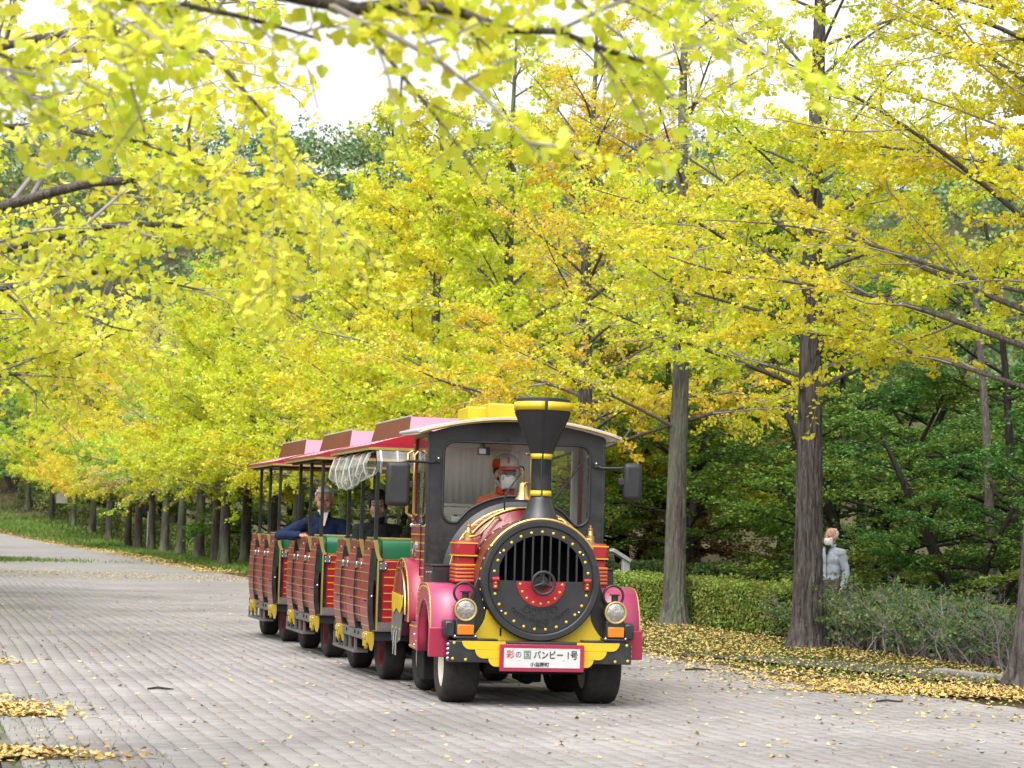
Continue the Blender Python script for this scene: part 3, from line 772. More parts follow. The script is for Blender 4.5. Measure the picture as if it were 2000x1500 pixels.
# boiler with yellow seams between red lagging boards
boil = MB().lathe([(.50,.65),(.585,.70),(.585,1.22)], (0,0,SZ), (0,1,0), 72, caps=False).build('boiler', M['sidered'], loco, smooth=30)
nb = 30
for k in range(nb):
    a0, a1 = R(-15 + 210*k/nb) + .006, R(-15 + 210*(k+1)/nb) - .006
    A, B = [], []
    pl = MB()
    q = [(.588, a0), (.588, a1), (.600, a1-.002), (.600, a0+.002)]
    v = [(r_*math.cos(a), .735, SZ+r_*math.sin(a)) for r_, a in q] + [(r_*math.cos(a), 1.06, SZ+r_*math.sin(a)) for r_, a in q]
    pl.add(v, [(0,1,2,3),(7,6,5,4),(0,4,5,1),(1,5,6,2),(2,6,7,3),(3,7,4,0)]).build('lagging_board', M['red'], boil)
for k in range(nb):
    a = R(-15 + 210*k/nb)
    MB().tube([(.597*math.cos(a), .735, SZ+.597*math.sin(a)), (.597*math.cos(a), 1.06, SZ+.597*math.sin(a))], .0075, 6).build('seam', M['yellow'], boil)
for yy in (.72, 1.075): MB().torus((0,yy,SZ),(0,1,0),.603,.0105,80,8).build('boiler_hoop', M['gold'], boil, smooth=60)
MB().lathe([(.60,1.09),(.66,1.12),(.66,1.21)], (0,0,SZ), (0,1,0), 64, caps=False).build('cab_cowl', M['black'], loco, smooth=30)

# ribbed side chests with valves and pipes
for s in (-1, 1):
    x0, x1 = sorted((s*.475, s*.655))
    ch_ = MB().box(x0, x1, .44, .74, 1.215, 1.355).build('side_chest', M['red'], loco, bevel=.025)
    MB().box(x0+.015, x1-.015, .46, .72, 1.145, 1.215).build('chest_neck', M['red'], ch_, bevel=.01)
    for k in range(5):
        z = 1.0 + .031*k
        MB().box(x0-.006, x1+.006, .435, .745, z, z+.024).build('rib', M['red'], ch_, bevel=.010)
    b = MB()
    for z in (1.326, 1.222): b.box(x0-.004, x1+.004, .436, .744, z, z+.011)
    for k in range(5): b.box(x0+.001, x1-.001, .443, .737, 1.023+.031*k, 1.031+.031*k)
    b.build('chest_bands', M['yellow'], ch_)
    MB().box(x0+.02, x1-.02, .46, .72, .93, 1.0).build('chest_foot', M['crimson'], ch_)
    vx = s*.53
    v = MB().lathe([(.036,0),(.036,.055),(.021,.056),(.021,.07),(.018,.075),(.021,.08),(.018,.085),(.021,.09),(.018,.095),(.021,.10),(.019,.118),(.009,.12),(.009,.14),(.0001,.147)], (vx,.58,1.365), n=18, caps=False).build('valve', M['gold'], loco, smooth=40)
    MB().lathe([(.045,0),(.045,.012),(.0001,.0125)], (vx,.58,1.354), n=18).build('valve_flange', M['chrome'], v)
    MB().tube([(vx,.55,1.385),(vx-s*.05,.55,1.39),(vx-s*.10,.58,1.41),(vx-s*.17,.62,1.48),(vx-s*.23,.64,1.545),(vx-s*.27,.66,1.56),(vx-s*.30,.68,1.53)], .0115, 8).build('pipe', M['gold'], v, smooth=60)
    MB().tube([(vx,.60,1.39),(vx-s*.10,.64,1.40),(vx-s*.16,.70,1.45),(vx-s*.25,.80,1.54),(vx-s*.35,.9,1.61)], .010, 8).build('pipe', M['gold'], v, smooth=60)

# funnel
CY = .24
fun = MB().lathe([(.178,1.505),(.165,1.535),(.140,1.58),(.112,1.65),(.092,1.71),(.083,1.74),(.078,1.745),(.078,2.075),(.080,2.08)], (0.012,CY,0), n=40, caps=False).build('funnel', M['black'], loco, smooth=40)
MB().lathe([(.080,2.08),(.088,2.10),(.232,2.445),(.236,2.455)], (.012,CY,0), n=40, caps=False).build('funnel_cone', M['satin'], fun, smooth=40)
for k in range(4):
    a = R(80 + 90*k)
    MB().tube([(.012+r_*math.cos(a), CY+r_*math.sin(a), z) for r_, z in ((.079,1.75),(.079,2.08),(.090,2.105),(.233,2.44))], .006, 6).build('funnel_seam', M['satin'], fun)
def band(z0, z1, r0, r1, mat, nm, gap=4):
    for a0 in (-95, 85):
        A = [(.012+r0*math.cos(R(a0+gap+t)), CY+r0*math.sin(R(a0+gap+t)), z0) for t in np.linspace(0, 180-2*gap, 24)]
        B = [(.012+r1*math.cos(R(a0+gap+t)), CY+r1*math.sin(R(a0+gap+t)), z1) for t in np.linspace(0, 180-2*gap, 24)]
        MB().sheet(A, B).build(nm, mat, fun, smooth=40, solid=.006)
band(1.740, 1.785, .090, .084, M['yellow'], 'funnel_band'); band(2.048, 2.093, .084, .089, M['yellow'], 'funnel_band'); band(2.452, 2.522, .237, .240, M['yellow'], 'funnel_band', 3)
MB().lathe([(.234,2.45),(.236,2.525),(.228,2.53),(.228,2.548),(.218,2.556),(.20,2.556),(.19,2.50)], (.012,CY,0), n=40, caps=False).build('funnel_cap', M['black'], fun, smooth=35)
MB().lathe([(.0001,2.50),(.20,2.50)], (.012,CY,0), n=30, caps=False).build('funnel_inside', M['void'], fun)
for k in range(12): rivet(fun, (.012+.165*math.cos(R(30*k)), CY+.165*math.sin(R(30*k)), 1.535), (math.cos(R(30*k)), math.sin(R(30*k)), .4), .008, M['satin'])
# bell
bell = MB().lathe([(.0001,1.862),(.022,1.860),(.034,1.848),(.038,1.82),(.041,1.78),(.050,1.748),(.068,1.722),(.070,1.712),(.064,1.712),(.045,1.75)], (-.06,.62,0), n=28, caps=False).build('bell', M['gold'], loco, smooth=40)
b = MB().box(-.072,-.048,.60,.612,1.85,1.965); b.box(-.078,-.042,.598,.64,1.955,1.967)
b.build('bell_bracket', M['gold'], bell, bevel=.002)
MB().box(-.015,.005,.55,.57,1.6,2.10).build('bell_post', M['gold'], bell, bevel=.002)
for z in (1.84, 2.085): MB().box(-.06,.0,.53,.58,z,z+.022).build('bell_clamp', M['gold'], bell, bevel=.003)
MB().tube([(-.062,.585,1.965),(-.075,.58,1.99),(-.10,.575,1.995),(-.11,.57,1.97),(-.10,.56,1.93),(-.16,.55,1.85),(-.22,.55,1.76),(-.235,.56,1.70),(-.22,.60,1.62)], .008, 6).build('bell_cable', M['satin'], bell, smooth=60)

# mudguards at the front
def mudguard(s):
    xo, xi = s*.885, s*.50
    outer = [(.215,.395),(.215,.63),(.225,.72),(.25,.80),(.29,.88),(.35,.94),(.43,.975),(.55,.985),(.72,.985),(.84,.965),(.93,.90),(.98,.80),(1.0,.66),(1.0,.40)]
    inner = [(.255,.395)] + [(.575 - .325*math.cos(R(a)), .50 + .355*math.sin(R(a))) for a in np.linspace(0, 172, 12)] + [(.90,.40)]
    g_ = MB()
    O = [(xo, y, z) for y, z in outer]; Oi = [(xi, y, z) for y, z in outer]
    I = [(xo, y, z) for y, z in inner]; Ii = [(xi, y, z) for y, z in inner]
    top = MB().sheet(O, Oi).build('mudguard', M['pink'], loco, smooth=50, solid=.010)
    sp = MB().sheet(O, I); sp.build('mudguard_side', M['crimson'], top, solid=.010)
    MB().sheet(I, [(xo - s*.12, y, z) for y, z in inner]).build('arch_lip', M['crimson'], top, smooth=50, solid=.008)
    MB().tube([(xo + s*.004, y, z) for y, z in outer[1:-1]], .006, 6).build('edge_trim', M['goldpaint'], top, smooth=60)
    MB().tube([(xo + s*.004, y, z) for y, z in inner], .0065, 6).build('arch_trim', M['pink'], top, smooth=60)
    x0, x1 = sorted((s*.735, s*.905))
    MB().box(x0, x1, .175, .235, .395, .635).build('mudguard_foot', M['crimson'], top, bevel=.006)
    for i in range(len(outer) - 2):
        y, z = outer[i+1]; y2, z2 = outer[i+2]
        for t in (.2, .7):
            yy, zz = y + (y2-y)*t, z + (z2-z)*t
            rivet(top, (xo + s*.005, .60 + (yy-.60)*.94, .5 + (zz-.5)*.95), (s,0,0), .008, M['yellow'])
    for z in (.42, .60): rivet(top, (s*.90, .20, z), (s,0,0), .009, M['yellow'])
    MB().sheet([(xi,.235,.40),(xi,1.0,.40)], [(xi,.235,.97),(xi,1.0,.97)]).build('inner_guard', M['dark'], top)
for s in (-1, 1): mudguard(s)
# rear mudguards with round panel
def rear_guard(s):
    xo, xi, xp = s*.90, s*.62, s*.925
    yc, zc, ro = 1.86, .70, .49
    arc = [(yc - ro*math.cos(R(a)), zc + (ro-.02)*math.sin(R(a))) for a in range(0, 181, 9)]
    pr = [(yc-ro,.62)] + arc + [(yc+ro,.45)]
    top = MB().sheet([(xo,y,z) for y,z in pr], [(xi,y,z) for y,z in pr]).build('rear_mudguard', M['crimson'], loco, smooth=50, solid=.01)
    poly = [(yc-ro,.62)] + arc + [(yc+ro,.45),(yc+.36,.42),(yc+.1,.56),(yc-.2,.62)]
    MB().plate(poly, [], (xo,0,0), (0,1,0), (0,0,1), (-s*.012,0,0)).build('guard_side', M['sidered'], top)
    MB().tube([(xo+s*.004,y,z) for y,z in pr], .008, 6).build('edge_trim', M['goldpaint'], top, smooth=60)
    disc = [(yc - .40*math.cos(R(a)), zc-.02 + .40*math.sin(R(a))) for a in range(0, 181, 9)]
    MB().plate(disc, [], (xo+s*.006,0,0), (0,1,0), (0,0,1), (s*.012,0,0)).build('round_panel', M['sidered'], top, bevel=.003)
    MB().tube([(xo+s*.02,y,z) for y,z in disc], .009, 6).build('panel_trim', M['gold'], top, smooth=60)
    for a in range(12, 175, 18): rivet(top, (xo+s*.004, yc-.45*math.cos(R(a)), zc-.01+.45*math.sin(R(a))), (s,0,0), .008, M['yellow'])
    sh = [(yc-.28,.84),(yc+.38,.86),(yc+.36,.71),(yc+.24,.67),(yc+.08,.72),(yc-.16,.68),(yc-.26,.74)]
    shield = MB().plate(sh, [], (xo+s*.022,0,0), (0,1,0), (0,0,1), (s*.012,0,0)).build('yellow_shield', M['yellow'], top, bevel=.004)
    for k in range(4): MB().box(*sorted((xo+s*.034, xo+s*.040)), yc-.18+.13*k, yc-.172+.13*k, .73, .83).build('shield_rib', M['goldpaint'], shield)
    low = [(yc-.24,.70),(yc+.38,.70),(yc+.40,.42),(yc+.22,.38),(yc-.12,.44)]
    MB().plate(low, [], (xo+s*.014,0,0), (0,1,0), (0,0,1), (s*.008,0,0)).build('lower_plate', M['steel'], top)
    for yy, zz in ((yc-.1,.45),(yc+.1,.39),(yc+.3,.40),(yc+.34,.54),(yc-.12,.54),(yc+.12,.54)): rivet(top, (xo+s*.022,yy,zz), (s,0,0), .010, M['yellow'])
    for yy in (yc+.02, yc+.16): MB().tube([(xo+s*.03,yy,.52),(xo+s*.035,yy+.02,.42),(xo+s*.03,yy+.05,.30)], .008, 6).build('rod', M['chrome'], top)
    # step box between the guards
    x0, x1 = sorted((s*.66, s*.885))
    st = MB().box(x0, x1, 1.03, 1.40, .40, .615).build('step_box', M['crimson'], loco, bevel=.006)
    MB().box(x0+.005, x1-.005, 1.035, 1.395, .618, .628).build('step_tread', M['tread'], st)
    for k in range(7):
        rivet(st, (s*.887, 1.05+.055*k, .595), (s,0,0), .007, M['yellow']); rivet(st, (s*.887, 1.05+.055*k, .42), (s,0,0), .007, M['yellow'])
    for z in (.44, .53): rivet(st, (s*.887, 1.09, z), (s,0,0), .012, M['chrome'], 'bolt', h=1)
for s in (-1, 1): rear_guard(s)
# black boxes beside the boiler, running plates
for s in (-1, 1):
    x0, x1 = sorted((s*.50, s*.80))
    bx_ = MB().box(x0, x1, .80, 1.19, .98, 1.125).build('tool_box', M['black'], loco, bevel=.006)
    MB().box(x0-.01, x1+.01, .79, 1.19, 1.126, 1.14).build('box_lid', M['satin'], bx_, bevel=.004)
    MB().cyl((s*.802,.95,1.07),(s*.825,.95,1.07),.012,n=10).build('lock', M['chrome'], bx_)
    MB().box(*sorted((s*.30, s*.80)), .62, 1.19, .90, .975).build('running_plate', M['dark'], loco)

# ------------------------------------------------------------------ cab
CF, CB = 1.20, 2.12
cabo = [(-.79,.90),(.79,.90),(.79,2.285)] + [(.79 - 1.58*i/14, 2.285 + .145*math.sin(PI*i/14)**.9) for i in range(1, 14)] + [(-.79,2.285)]
wn = []
def arcpt(cx, cz, r, a0, a1, n): return [(cx + r*math.cos(R(a0+(a1-a0)*i/n)), cz + r*math.sin(R(a0+(a1-a0)*i/n))) for i in range(n+1)]
wn += arcpt(.56, 2.115, .10, 0, 90, 6) + arcpt(-.56, 2.115, .10, 90, 180, 6) + arcpt(-.56, 1.60, .10, 180, 290, 6)
wn += [(.74*math.cos(R(a)), 1.01 + .74*math.sin(R(a))) for a in range(126, 53, -4)]
wn += arcpt(.56, 1.60, .10, -110, 0, 6)
def ring_scale(p, k): 
    cx, cz = 0, 1.85
    return [(cx + (a-cx)*k, cz + (c-cz)*k) for a, c in p]
cabf = MB().plate(cabo, [wn], (0,CF,0), (1,0,0), (0,0,1), (0,.035,0)).build('cab_front', M['black'], loco, bevel=.004)
MB().tube([(a, CF-.002, c) for a, c in wn], .013, 8, closed=True).build('window_seal', M['satin'], cabf, smooth=60)
MB().plate(wn, [], (0,CF+.012,0), (1,0,0), (0,0,1), (0,.004,0)).build('windscreen', M['glass'], cabf)
MB().tube([(.30,CF-.03,1.70),(.42,CF-.022,1.84),(.58,CF-.018,2.07)], .008, 6).build('wiper', M['satin'], cabf)
# sides
for s in (-1, 1):
    so = [(CF+.035,.62),(CB,.62),(CB,2.30),(CF+.035,2.30)]
    hole = rrect(CF+.08, CB-.10, 1.47, 2.26, .05, 4)
    sd = MB().plate(so, [hole], (s*.79,0,0), (0,1,0), (0,0,1), (-s*.03,0,0)).build('cab_side', M['sidered'], loco)
    MB().plate(hole, [], (s*.772,0,0), (0,1,0), (0,0,1), (s*.003,0,0)).build('side_window', M['glass'], sd)
    for k in range(11):
        z = .72 + .074*k
        MB().box(*sorted((s*.790, s*.794)), CF+.05, CB-.02, z, z+.009).build('stripe', M['yellow'], sd)
    for z in np.arange(1.52, 2.25, .085):
        MB().box(*sorted((s*.790, s*.794)), CB-.13, CB-.02, z, z+.009).build('stripe', M['yellow'], sd)
    MB().box(*sorted((s*.792, s*.800)), CF+.30, CF+.315, .95, 1.50).build('door_edge', M['black'], sd)
    MB().tube([(s*.815,CF+.46,1.56),(s*.845,CF+.46,1.58),(s*.845,CF+.46,2.10),(s*.815,CF+.46,2.13)], .012, 8).build('grab_rail', M['gold'], sd, smooth=60)
    MB().tube([(s*.812,CB-.16,1.55),(s*.862,CB-.16,1.58),(s*.862,CB-.16,2.12),(s*.812,CB-.16,2.15)], .014, 8).build('grab_rail', M['gold'], sd, smooth=60)
    MB().cyl((s*.79,CF+.36,1.47),(s*.86,CF+.36,1.47),.014,n=10).sphere((s*.87,CF+.36,1.47),.018,10,8).build('door_handle', M['chrome'], sd, smooth=60)
    e_ = MB().lathe([(.085,0),(.085,.008),(.072,.012),(.0001,.013)], (s*.792,CF+.66,1.26), (s,0,0), 28, caps=False).build('round_badge', M['chrome'], sd, smooth=40)
    MB().torus((s*.803,CF+.66,1.26),(1,0,0),.058,.007,24,6).torus((s*.803,CF+.66,1.26),(1,0,0),.028,.006,20,6).build('badge_relief', M['steel'], e_)
    MB().box(*sorted((s*.775, s*.80)), CF-.004, CF+.055, .62, 2.28).build('corner_post', M['black'], loco, bevel=.004)
MB().box(-.78,.78,CB-.04,CB,.62,1.47).build('cab_rear_wall', M['lining'], loco)
b = MB().box(-.78,-.70,CB-.04,CB,1.47,2.30).box(.70,.78,CB-.04,CB,1.47,2.30).box(-.70,.70,CB-.04,CB,2.20,2.30).box(.36,.40,CB-.04,CB,1.47,2.20)
b.build('rear_frame', M['lining'], loco)
b = MB()
ng = 52
A = [(-.69 + 1.04*i/ng, CB-.055 + .014*math.sin(i*1.9) + .006*math.sin(i*.7), 2.195) for i in range(ng+1)]
B = [(-.69 + 1.04*i/ng, CB-.055 + .018*math.sin(i*1.9+.3), 1.68) for i in range(ng+1)]
b.sheet(A, B).build('pleated_curtain', M['curtain'], loco, smooth=60, solid=.003)
MB().box(-.69,.35,CB-.06,CB-.045,1.655,1.68).box(-.69,.35,CB-.058,CB-.045,1.58,1.645).build('curtain_hem', M['curtain'], loco, bevel=.004)
MB().box(-.75,.75,CF+.1,CB-.05,.60,.64).build('cab_floor', M['grey'], loco)
seat = MB().box(-.22,.26,1.55,1.98,.98,1.08).build('driver_seat', M['satin'], loco, bevel=.03)
MB().box(-.20,.24,1.96,2.05,1.06,1.55).build('seat_back', M['satin'], seat, bevel=.03)
MB().box(-.66,.66,CF+.05,CF+.22,1.30,1.46).build('dashboard', M['satin'], loco, bevel=.02)
MB().torus((.04,1.45,1.46),(0,-.75,.66),.17,.013,30,8).build('steering_wheel', M['satin'], loco, smooth=60)
MB().box(-.56,-.42,CF+.10,CF+.16,1.46,1.555).build('paper_box', M['white'], loco, bevel=.003)
cm = MB().box(-.345,-.235,CF+.06,CF+.10,2.105,2.175).build('dash_camera', M['black'], loco, bevel=.004)
MB().box(-.335,-.275,CF+.057,CF+.061,2.118,2.162).build('camera_screen', M['white'], cm)
MB().box(-.325,-.285,CF+.06,CF+.10,2.175,2.215).build('camera_mount', M['satin'], cm)
# roof
def roofz(x): return 2.305 + .155*math.cos(PI/2*min(1, abs(x)/.93))**.8
rx = [-.90 + 1.80*i/28 for i in range(29)]
top = MB().sheet([(x, CF-.13, roofz(x)-.030) for x in rx], [(x, CB+.10, roofz(x)) for x in rx]).build('cab_roof', M['offwhite'], loco, smooth=40, solid=.024)
MB().tube([(x, CF-.133, roofz(x)-.042) for x in rx], .009, 8).build('roof_front_trim', M['goldpaint'], top, smooth=60)
MB().sheet([(x, CF-.10, roofz(x)-.052) for x in rx], [(x, CB+.08, roofz(x)-.022) for x in rx]).build('roof_lining', M['lining'], top, smooth=40, solid=.01)
for s in (-1, 1): MB().tube([(s*.90, CF-.13, roofz(.9)-.032), (s*.90, CB+.10, roofz(.9)-.002)], .016, 8).build('roof_side_trim', M['offwhite'], top, smooth=60)
MB().box(-.40,.36,CF+.30,CB-.05,2.42,2.545).build('roof_hatch', M['yellow'], top, bevel=.012)
MB().box(-.24,.26,CF+.18,CB-.15,2.44,2.575).build('roof_hatch', M['yellow'], top, bevel=.012)
# mirrors
for s in (-1, 1):
    mx = -1.075 if s < 0 else 1.02
    w2 = .105 if s < 0 else .085
    z0, z1 = (1.63, 2.015) if s < 0 else (1.74, 2.07)
    mir = MB().box(mx-w2, mx+w2, CF-.16, CF-.07, z0, z1).build('mirror', M['satin'], loco, bevel=.04, seg=4)
    MB().box(mx-w2+.018, mx+w2-.018, CF-.072, CF-.066, z0+.02, z1-.02).build('mirror_glass', M['mirror'], mir)
    ax = s*.71
    MB().tube([(ax,CF-.005,2.045),(s*.76,CF-.06,2.02),(mx-s*.09,CF-.10,2.025),(mx-s*.02,CF-.11,2.01),(mx-s*.005,CF-.11,1.86)], .0125, 8).build('mirror_arm', M['satin'], mir, smooth=60)
    MB().box(mx-s*.09-.04, mx-s*.09+.04, CF-.14, CF-.09, (z0+z1)/2-.03, (z0+z1)/2+.03).build('mirror_clamp', M['satin'], mir, bevel=.008)
    MB().box(ax-.02, ax+.02, CF-.03, CF, 2.02, 2.075).build('arm_foot', M['satin'], mir, bevel=.006)
    rivet(mir, (ax, CF-.03, 2.06), (0,-1,0), .012, M['chrome'], 'bolt', h=1)

# ------------------------------------------------------------------ passenger carriages
M['ochre'] = pbr('ochre_paint', (.42,.29,.02), .5, var=.15, scale=12, dirt=.4, dirtcol=(.18,.12,.03))
def stave_x(z):
    zs = [.47,.55,.65,.78,.95,1.10,1.23,1.31]; xs_ = [.808,.824,.835,.840,.836,.828,.818,.812]
    return float(np.interp(z, zs, xs_))
def make_wagon():
    w = empty('passenger_carriage', (0,0,0))
    # floor frame
    fl = MB().box(-.78,.78,.0,2.15,.385,.475).build('floor_frame', M['satin'], w, bevel=.006)
    MB().box(-.79,.79,-.04,.02,.475,.485).build('floor_trim', M['steel'], fl)
    MB().box(-.74,.74,-.02,.06,.487,.56).build('tread_plate', M['tread'], fl)
    for s in (-1, 1):
        MB().box(*sorted((s*.782, s*.800)), .30, 1.50, .375, .465).build('side_rail', M['steel'], fl, bevel=.004)
        for yy in (.62, .80, 1.25): MB().cyl((s*.80,yy,.43),(s*.806,yy,.43),.018,n=10).build('rail_hole', M['void'], fl)
        stp = MB()
        for yy in (.85, 1.15, 1.45, 1.75, 2.05): stp.box(*sorted((s*.77, s*.795)), yy-.012, yy+.012, .245, .375)
        stp.box(*sorted((s*.66, s*.80)), .84, 2.06, .225, .25); stp.build('step_frame', M['steel'], w)
    MB().box(-.3,.3,.1,2.05,.22,.385).build('underframe', M['dark'], w)
    MB().cyl((0,-.35,.30),(0,.2,.30),.035).cyl((0,2.1,.30),(0,2.6,.30),.035).build('drawbar', M['dark'], w)
    for s in (-1, 1):
        for yy in (.45, 2.0): wheel(w, (s*.52, yy, .298), .298, .205, M['maroon'], out=s)
    for yy in (.45, 2.0): MB().cyl((-.45,yy,.298),(.45,yy,.298),.04).build('axle', M['dark'], w)
    # end panels
    for yy, nm in ((.02,'front_panel'), (2.10,'rear_panel')):
        pn = MB().box(-.70,.70,yy,yy+.035,.56,1.145).build(nm, M['red'], w, bevel=.003)
        for k in range(8):
            z = .60 + .0745*k
            MB().box(-.685,.685,yy-.004,yy+.039,z,z+.009).build('stripe', M['yellow'], pn)
        for s in (-1, 1):
            MB().box(*sorted((s*.70, s*.735)), yy-.01, yy+.05, .48, 1.15).build('panel_post', M['black'], pn, bevel=.003)
            MB().box(*sorted((s*.735, s*.752)), yy-.012, yy+.05, .48, 1.15).build('gold_edge', M['goldpaint'], pn)
            hg = MB().box(*sorted((s*.66, s*.735)), yy-.02, yy-.008, 1.045, 1.12).build('hinge_plate', M['steel'], pn, bevel=.003)
            for dx, dz in ((.675,1.06),(.675,1.105),(.72,1.06),(.72,1.105)): rivet(hg, (s*dx, yy-.02, dz), (0,-1,0), .008, M['chrome'], 'bolt', h=.8)
    # benches across the carriage
    for i, yy in enumerate((.055, .78, 1.52, 2.02)):
        bn = bpy.data.objects.new('bench', None); link(bn, w); bn.location = (0, yy, 0)
        prof = [(.0,.86),(.0,1.0),(-.018,1.12),(-.012,1.24),(.01,1.315),(.045,1.335),(.075,1.315),(.09,1.24),(.085,1.1),(.08,.86)]
        if i == 3: prof = [(p[0]*.8, p[1]) for p in prof]
        MB().plate(prof, [], (-.70,0,0), (0,1,0), (0,0,1), (1.40,0,0)).build('backrest', M['green'], bn, smooth=50)
        MB().tube([(-.71,.045,1.337),(.71,.045,1.337)], .011, 6).build('top_trim', M['goldpaint'] if i != 3 else M['satin'], bn)
        if i > 0: MB().box(-.70,.70,-.42,0,.86,.95).build('cushion', M['green'], bn, bevel=.03); MB().box(-.70,.70,-.36,0,.49,.86).build('bench_base', M['sidered'], bn)
    # side staves, doors, posts
    for s in (-1, 1):
        for i, y0 in enumerate((0.0, .75, 1.50)):
            zs = np.linspace(.47, 1.235, 14)
            st = bpy.data.objects.new('side_stave', None); link(st, w); st.location = (0, y0, 0)
            ax = [(s*stave_x(z), 0, z) for z in zs]; bx2 = [(s*stave_x(z), .37, z) for z in zs]
            inn = [(s*(stave_x(z)-.05), 0, z) for z in zs]; inn2 = [(p[0], .37, p[2]) for p in inn]
            MB().sheet(ax, bx2).build('stave_face', M['sidered'], st, smooth=50)
            MB().sheet(inn, ax).sheet(inn2, bx2).sheet(inn, inn2).build('stave_edge', M['black'], st)
            for k in range(9):
                z = .52 + .082*k
                MB().add([(s*(stave_x(z)+.0025), -.002, z), (s*(stave_x(z)+.0025), .372, z), (s*(stave_x(z+.008)+.0025), .372, z+.008), (s*(stave_x(z+.008)+.0025), -.002, z+.008)], [(0,1,2,3)]).build('stripe', M['goldpaint'], st, solid=.004)
            MB().box(*sorted((s*.755, s*.817)), -.002, .372, 1.236, 1.315).build('stave_cap', M['brick'], st, bevel=.008)
            MB().cyl((s*.816,.13,1.238),(s*.828,.13,1.238),.014,n=10).build('cap_bolt', M['chrome'], st)
            gp = [(.805,1.325),(.760,1.325),(.752,1.27),(.742,1.20),(.728,1.165),(.712,1.150),(.712,1.13),(.752,1.13),(.772,1.19),(.790,1.26)]
            for yy in (-.012, .374): MB().plate([(s*a, c) for a, c in gp], [], (0,yy,0), (1,0,0), (0,0,1), (0,.01,0)).build('gold_scroll', M['goldpaint'], st)
            MB().box(*sorted((s*.742, s*.756)), -.012, .004, .48, 1.13).build('gold_edge', M['goldpaint'], st)
            for z, yy in ((.80,.0),): rivet(st, (s*.80, -.002, z), (0,-1,0), .012, M['chrome'], 'bolt', h=1)
            rivet(st, (s*(stave_x(.76)+.001), .10, .76), (s,0,0), .014, M['black'], 'knob', h=1.2)
            MB().box(*sorted((s*.735, s*.771)), .115, .151, 1.31, 2.20).build('roof_post', M['black'], st, bevel=.004)
            if i < 2:
                dz_ = np.linspace(.54, 1.145, 10)
                dr = bpy.data.objects.new('door', None); link(dr, w); dr.location = (0, y0+.38, 0)
                A = [(s*(stave_x(z)-.022), 0, z) for z in dz_]; B = [(s*(stave_x(z)-.022), .36, z) for z in dz_]
                MB().sheet(A, B).build('door_face', M['sidered'], dr, smooth=50, solid=.02)
                for k in range(8):
                    z = .602 + .082*k
                    if z > 1.13: continue
                    MB().add([(s*(stave_x(z)-.008), .0, z), (s*(stave_x(z)-.008), .36, z), (s*(stave_x(z+.008)-.008), .36, z+.008), (s*(stave_x(z+.008)-.008), .0, z+.008)], [(0,1,2,3)]).build('stripe', M['goldpaint'], dr, solid=.004)
                for yy in (.02, .28):
                    MB().box(*sorted((s*.812, s*.838)), yy, yy+.07, 1.05, 1.11).build('hinge_plate', M['chrome'], dr, bevel=.006)
            if i != 1:
                orn = [(p_[0]*.8, p_[1]) for p_ in [(.0,.468),(.27,.468),(.27,.415),(.235,.40),(.225,.36),(.185,.355),(.175,.32),(.135,.30),(.095,.32),(.085,.355),(.045,.36),(.035,.40),(.0,.415)]]
                og = MB().plate(orn, [], (s*.802,0,0), (0,1,0), (0,0,1), (s*.03,0,0)).build('yellow_bracket', M['ochre'], st, bevel=.006)
                MB().box(*sorted((s*.831, s*.842)), .06, .21, .40, .45).box(*sorted((s*.831, s*.842)), .10, .17, .33, .39).build('bracket_relief', M['ochre'], og, bevel=.004)
                fo = [(.802,.468),(.835,.468),(.835,.40),(.815,.36),(.80,.30),(.78,.29),(.765,.36),(.765,.468)]
                MB().plate([(s*a, c) for a, c in fo], [], (0,-.006,0), (1,0,0), (0,0,1), (0,.02,0)).build('bracket_front', M['ochre'], og, bevel=.003)
                for yy in (.03,.18): rivet(og, (s*.834,yy,.445), (s,0,0), .010, M['chrome'], 'bolt', h=.8)
    # roof
    def rz(x): return 2.205 + .175*(1 - (abs(x)/.86)**1.6)
    rxx = [-.86 + 1.72*i/24 for i in range(25)]
    rf = MB().sheet([(x, .03, rz(x)) for x in rxx], [(x, 2.18, rz(x)) for x in rxx]).build('roof', M['roofpink'], w, smooth=40, solid=.02)
    for yy in (.025, 2.175):
        MB().sheet([(x, yy, rz(x)+.010) for x in rxx], [(x, yy, min(rz(x)-.01, 2.222 if abs(x) < .8 else 9)) for x in rxx]).build('roof_end', M['red'], rf, solid=.012)
        MB().box(-.85,.85,yy-.008,yy+.012,2.168,2.195).build('gold_band', M['goldpaint'], rf)
        MB().box(-.85,.85,yy-.004,yy+.008,2.196,2.225).build('red_band', M['crimson'], rf)
    for s in (-1, 1):
        MB().box(*sorted((s*.85, s*.872)), .02, 2.19, 2.192, 2.218).build('edge_band', M['crimson'], rf, bevel=.004)
        MB().box(*sorted((s*.848, s*.868)), .02, 2.19, 2.168, 2.191).build('gold_band', M['goldpaint'], rf)
        for k in range(9): rivet(rf, (s*.70, .15+.24*k, rz(.70)+.010), (s*.3,0,1), .012, M['crimson'], 'bolt')
        MB().box(*sorted((s*.73, s*.78)), .06, 2.12, 2.15, 2.19).build('roof_beam', M['black'], rf)
    MB().sheet([(x, .05, rz(x)-.02) for x in rxx], [(x, 2.16, rz(x)-.02) for x in rxx]).build('roof_lining', M['dark'], rf, smooth=40)
    y0, y1, yt0, yt1, xb, xt, zb, zt = .13, 2.06, .22, 1.97, .47, .43, 2.30, 2.505
    cl = MB().add([(-xb,y0,zb),(xb,y0,zb),(xb,y1,zb),(-xb,y1,zb),(-xt,yt0,zt),(xt,yt0,zt),(xt,yt1,zt),(-xt,yt1,zt)], [(0,1,5,4),(2,3,7,6),(4,5,6,7)]).build('clerestory', M['pinkpale'], rf)
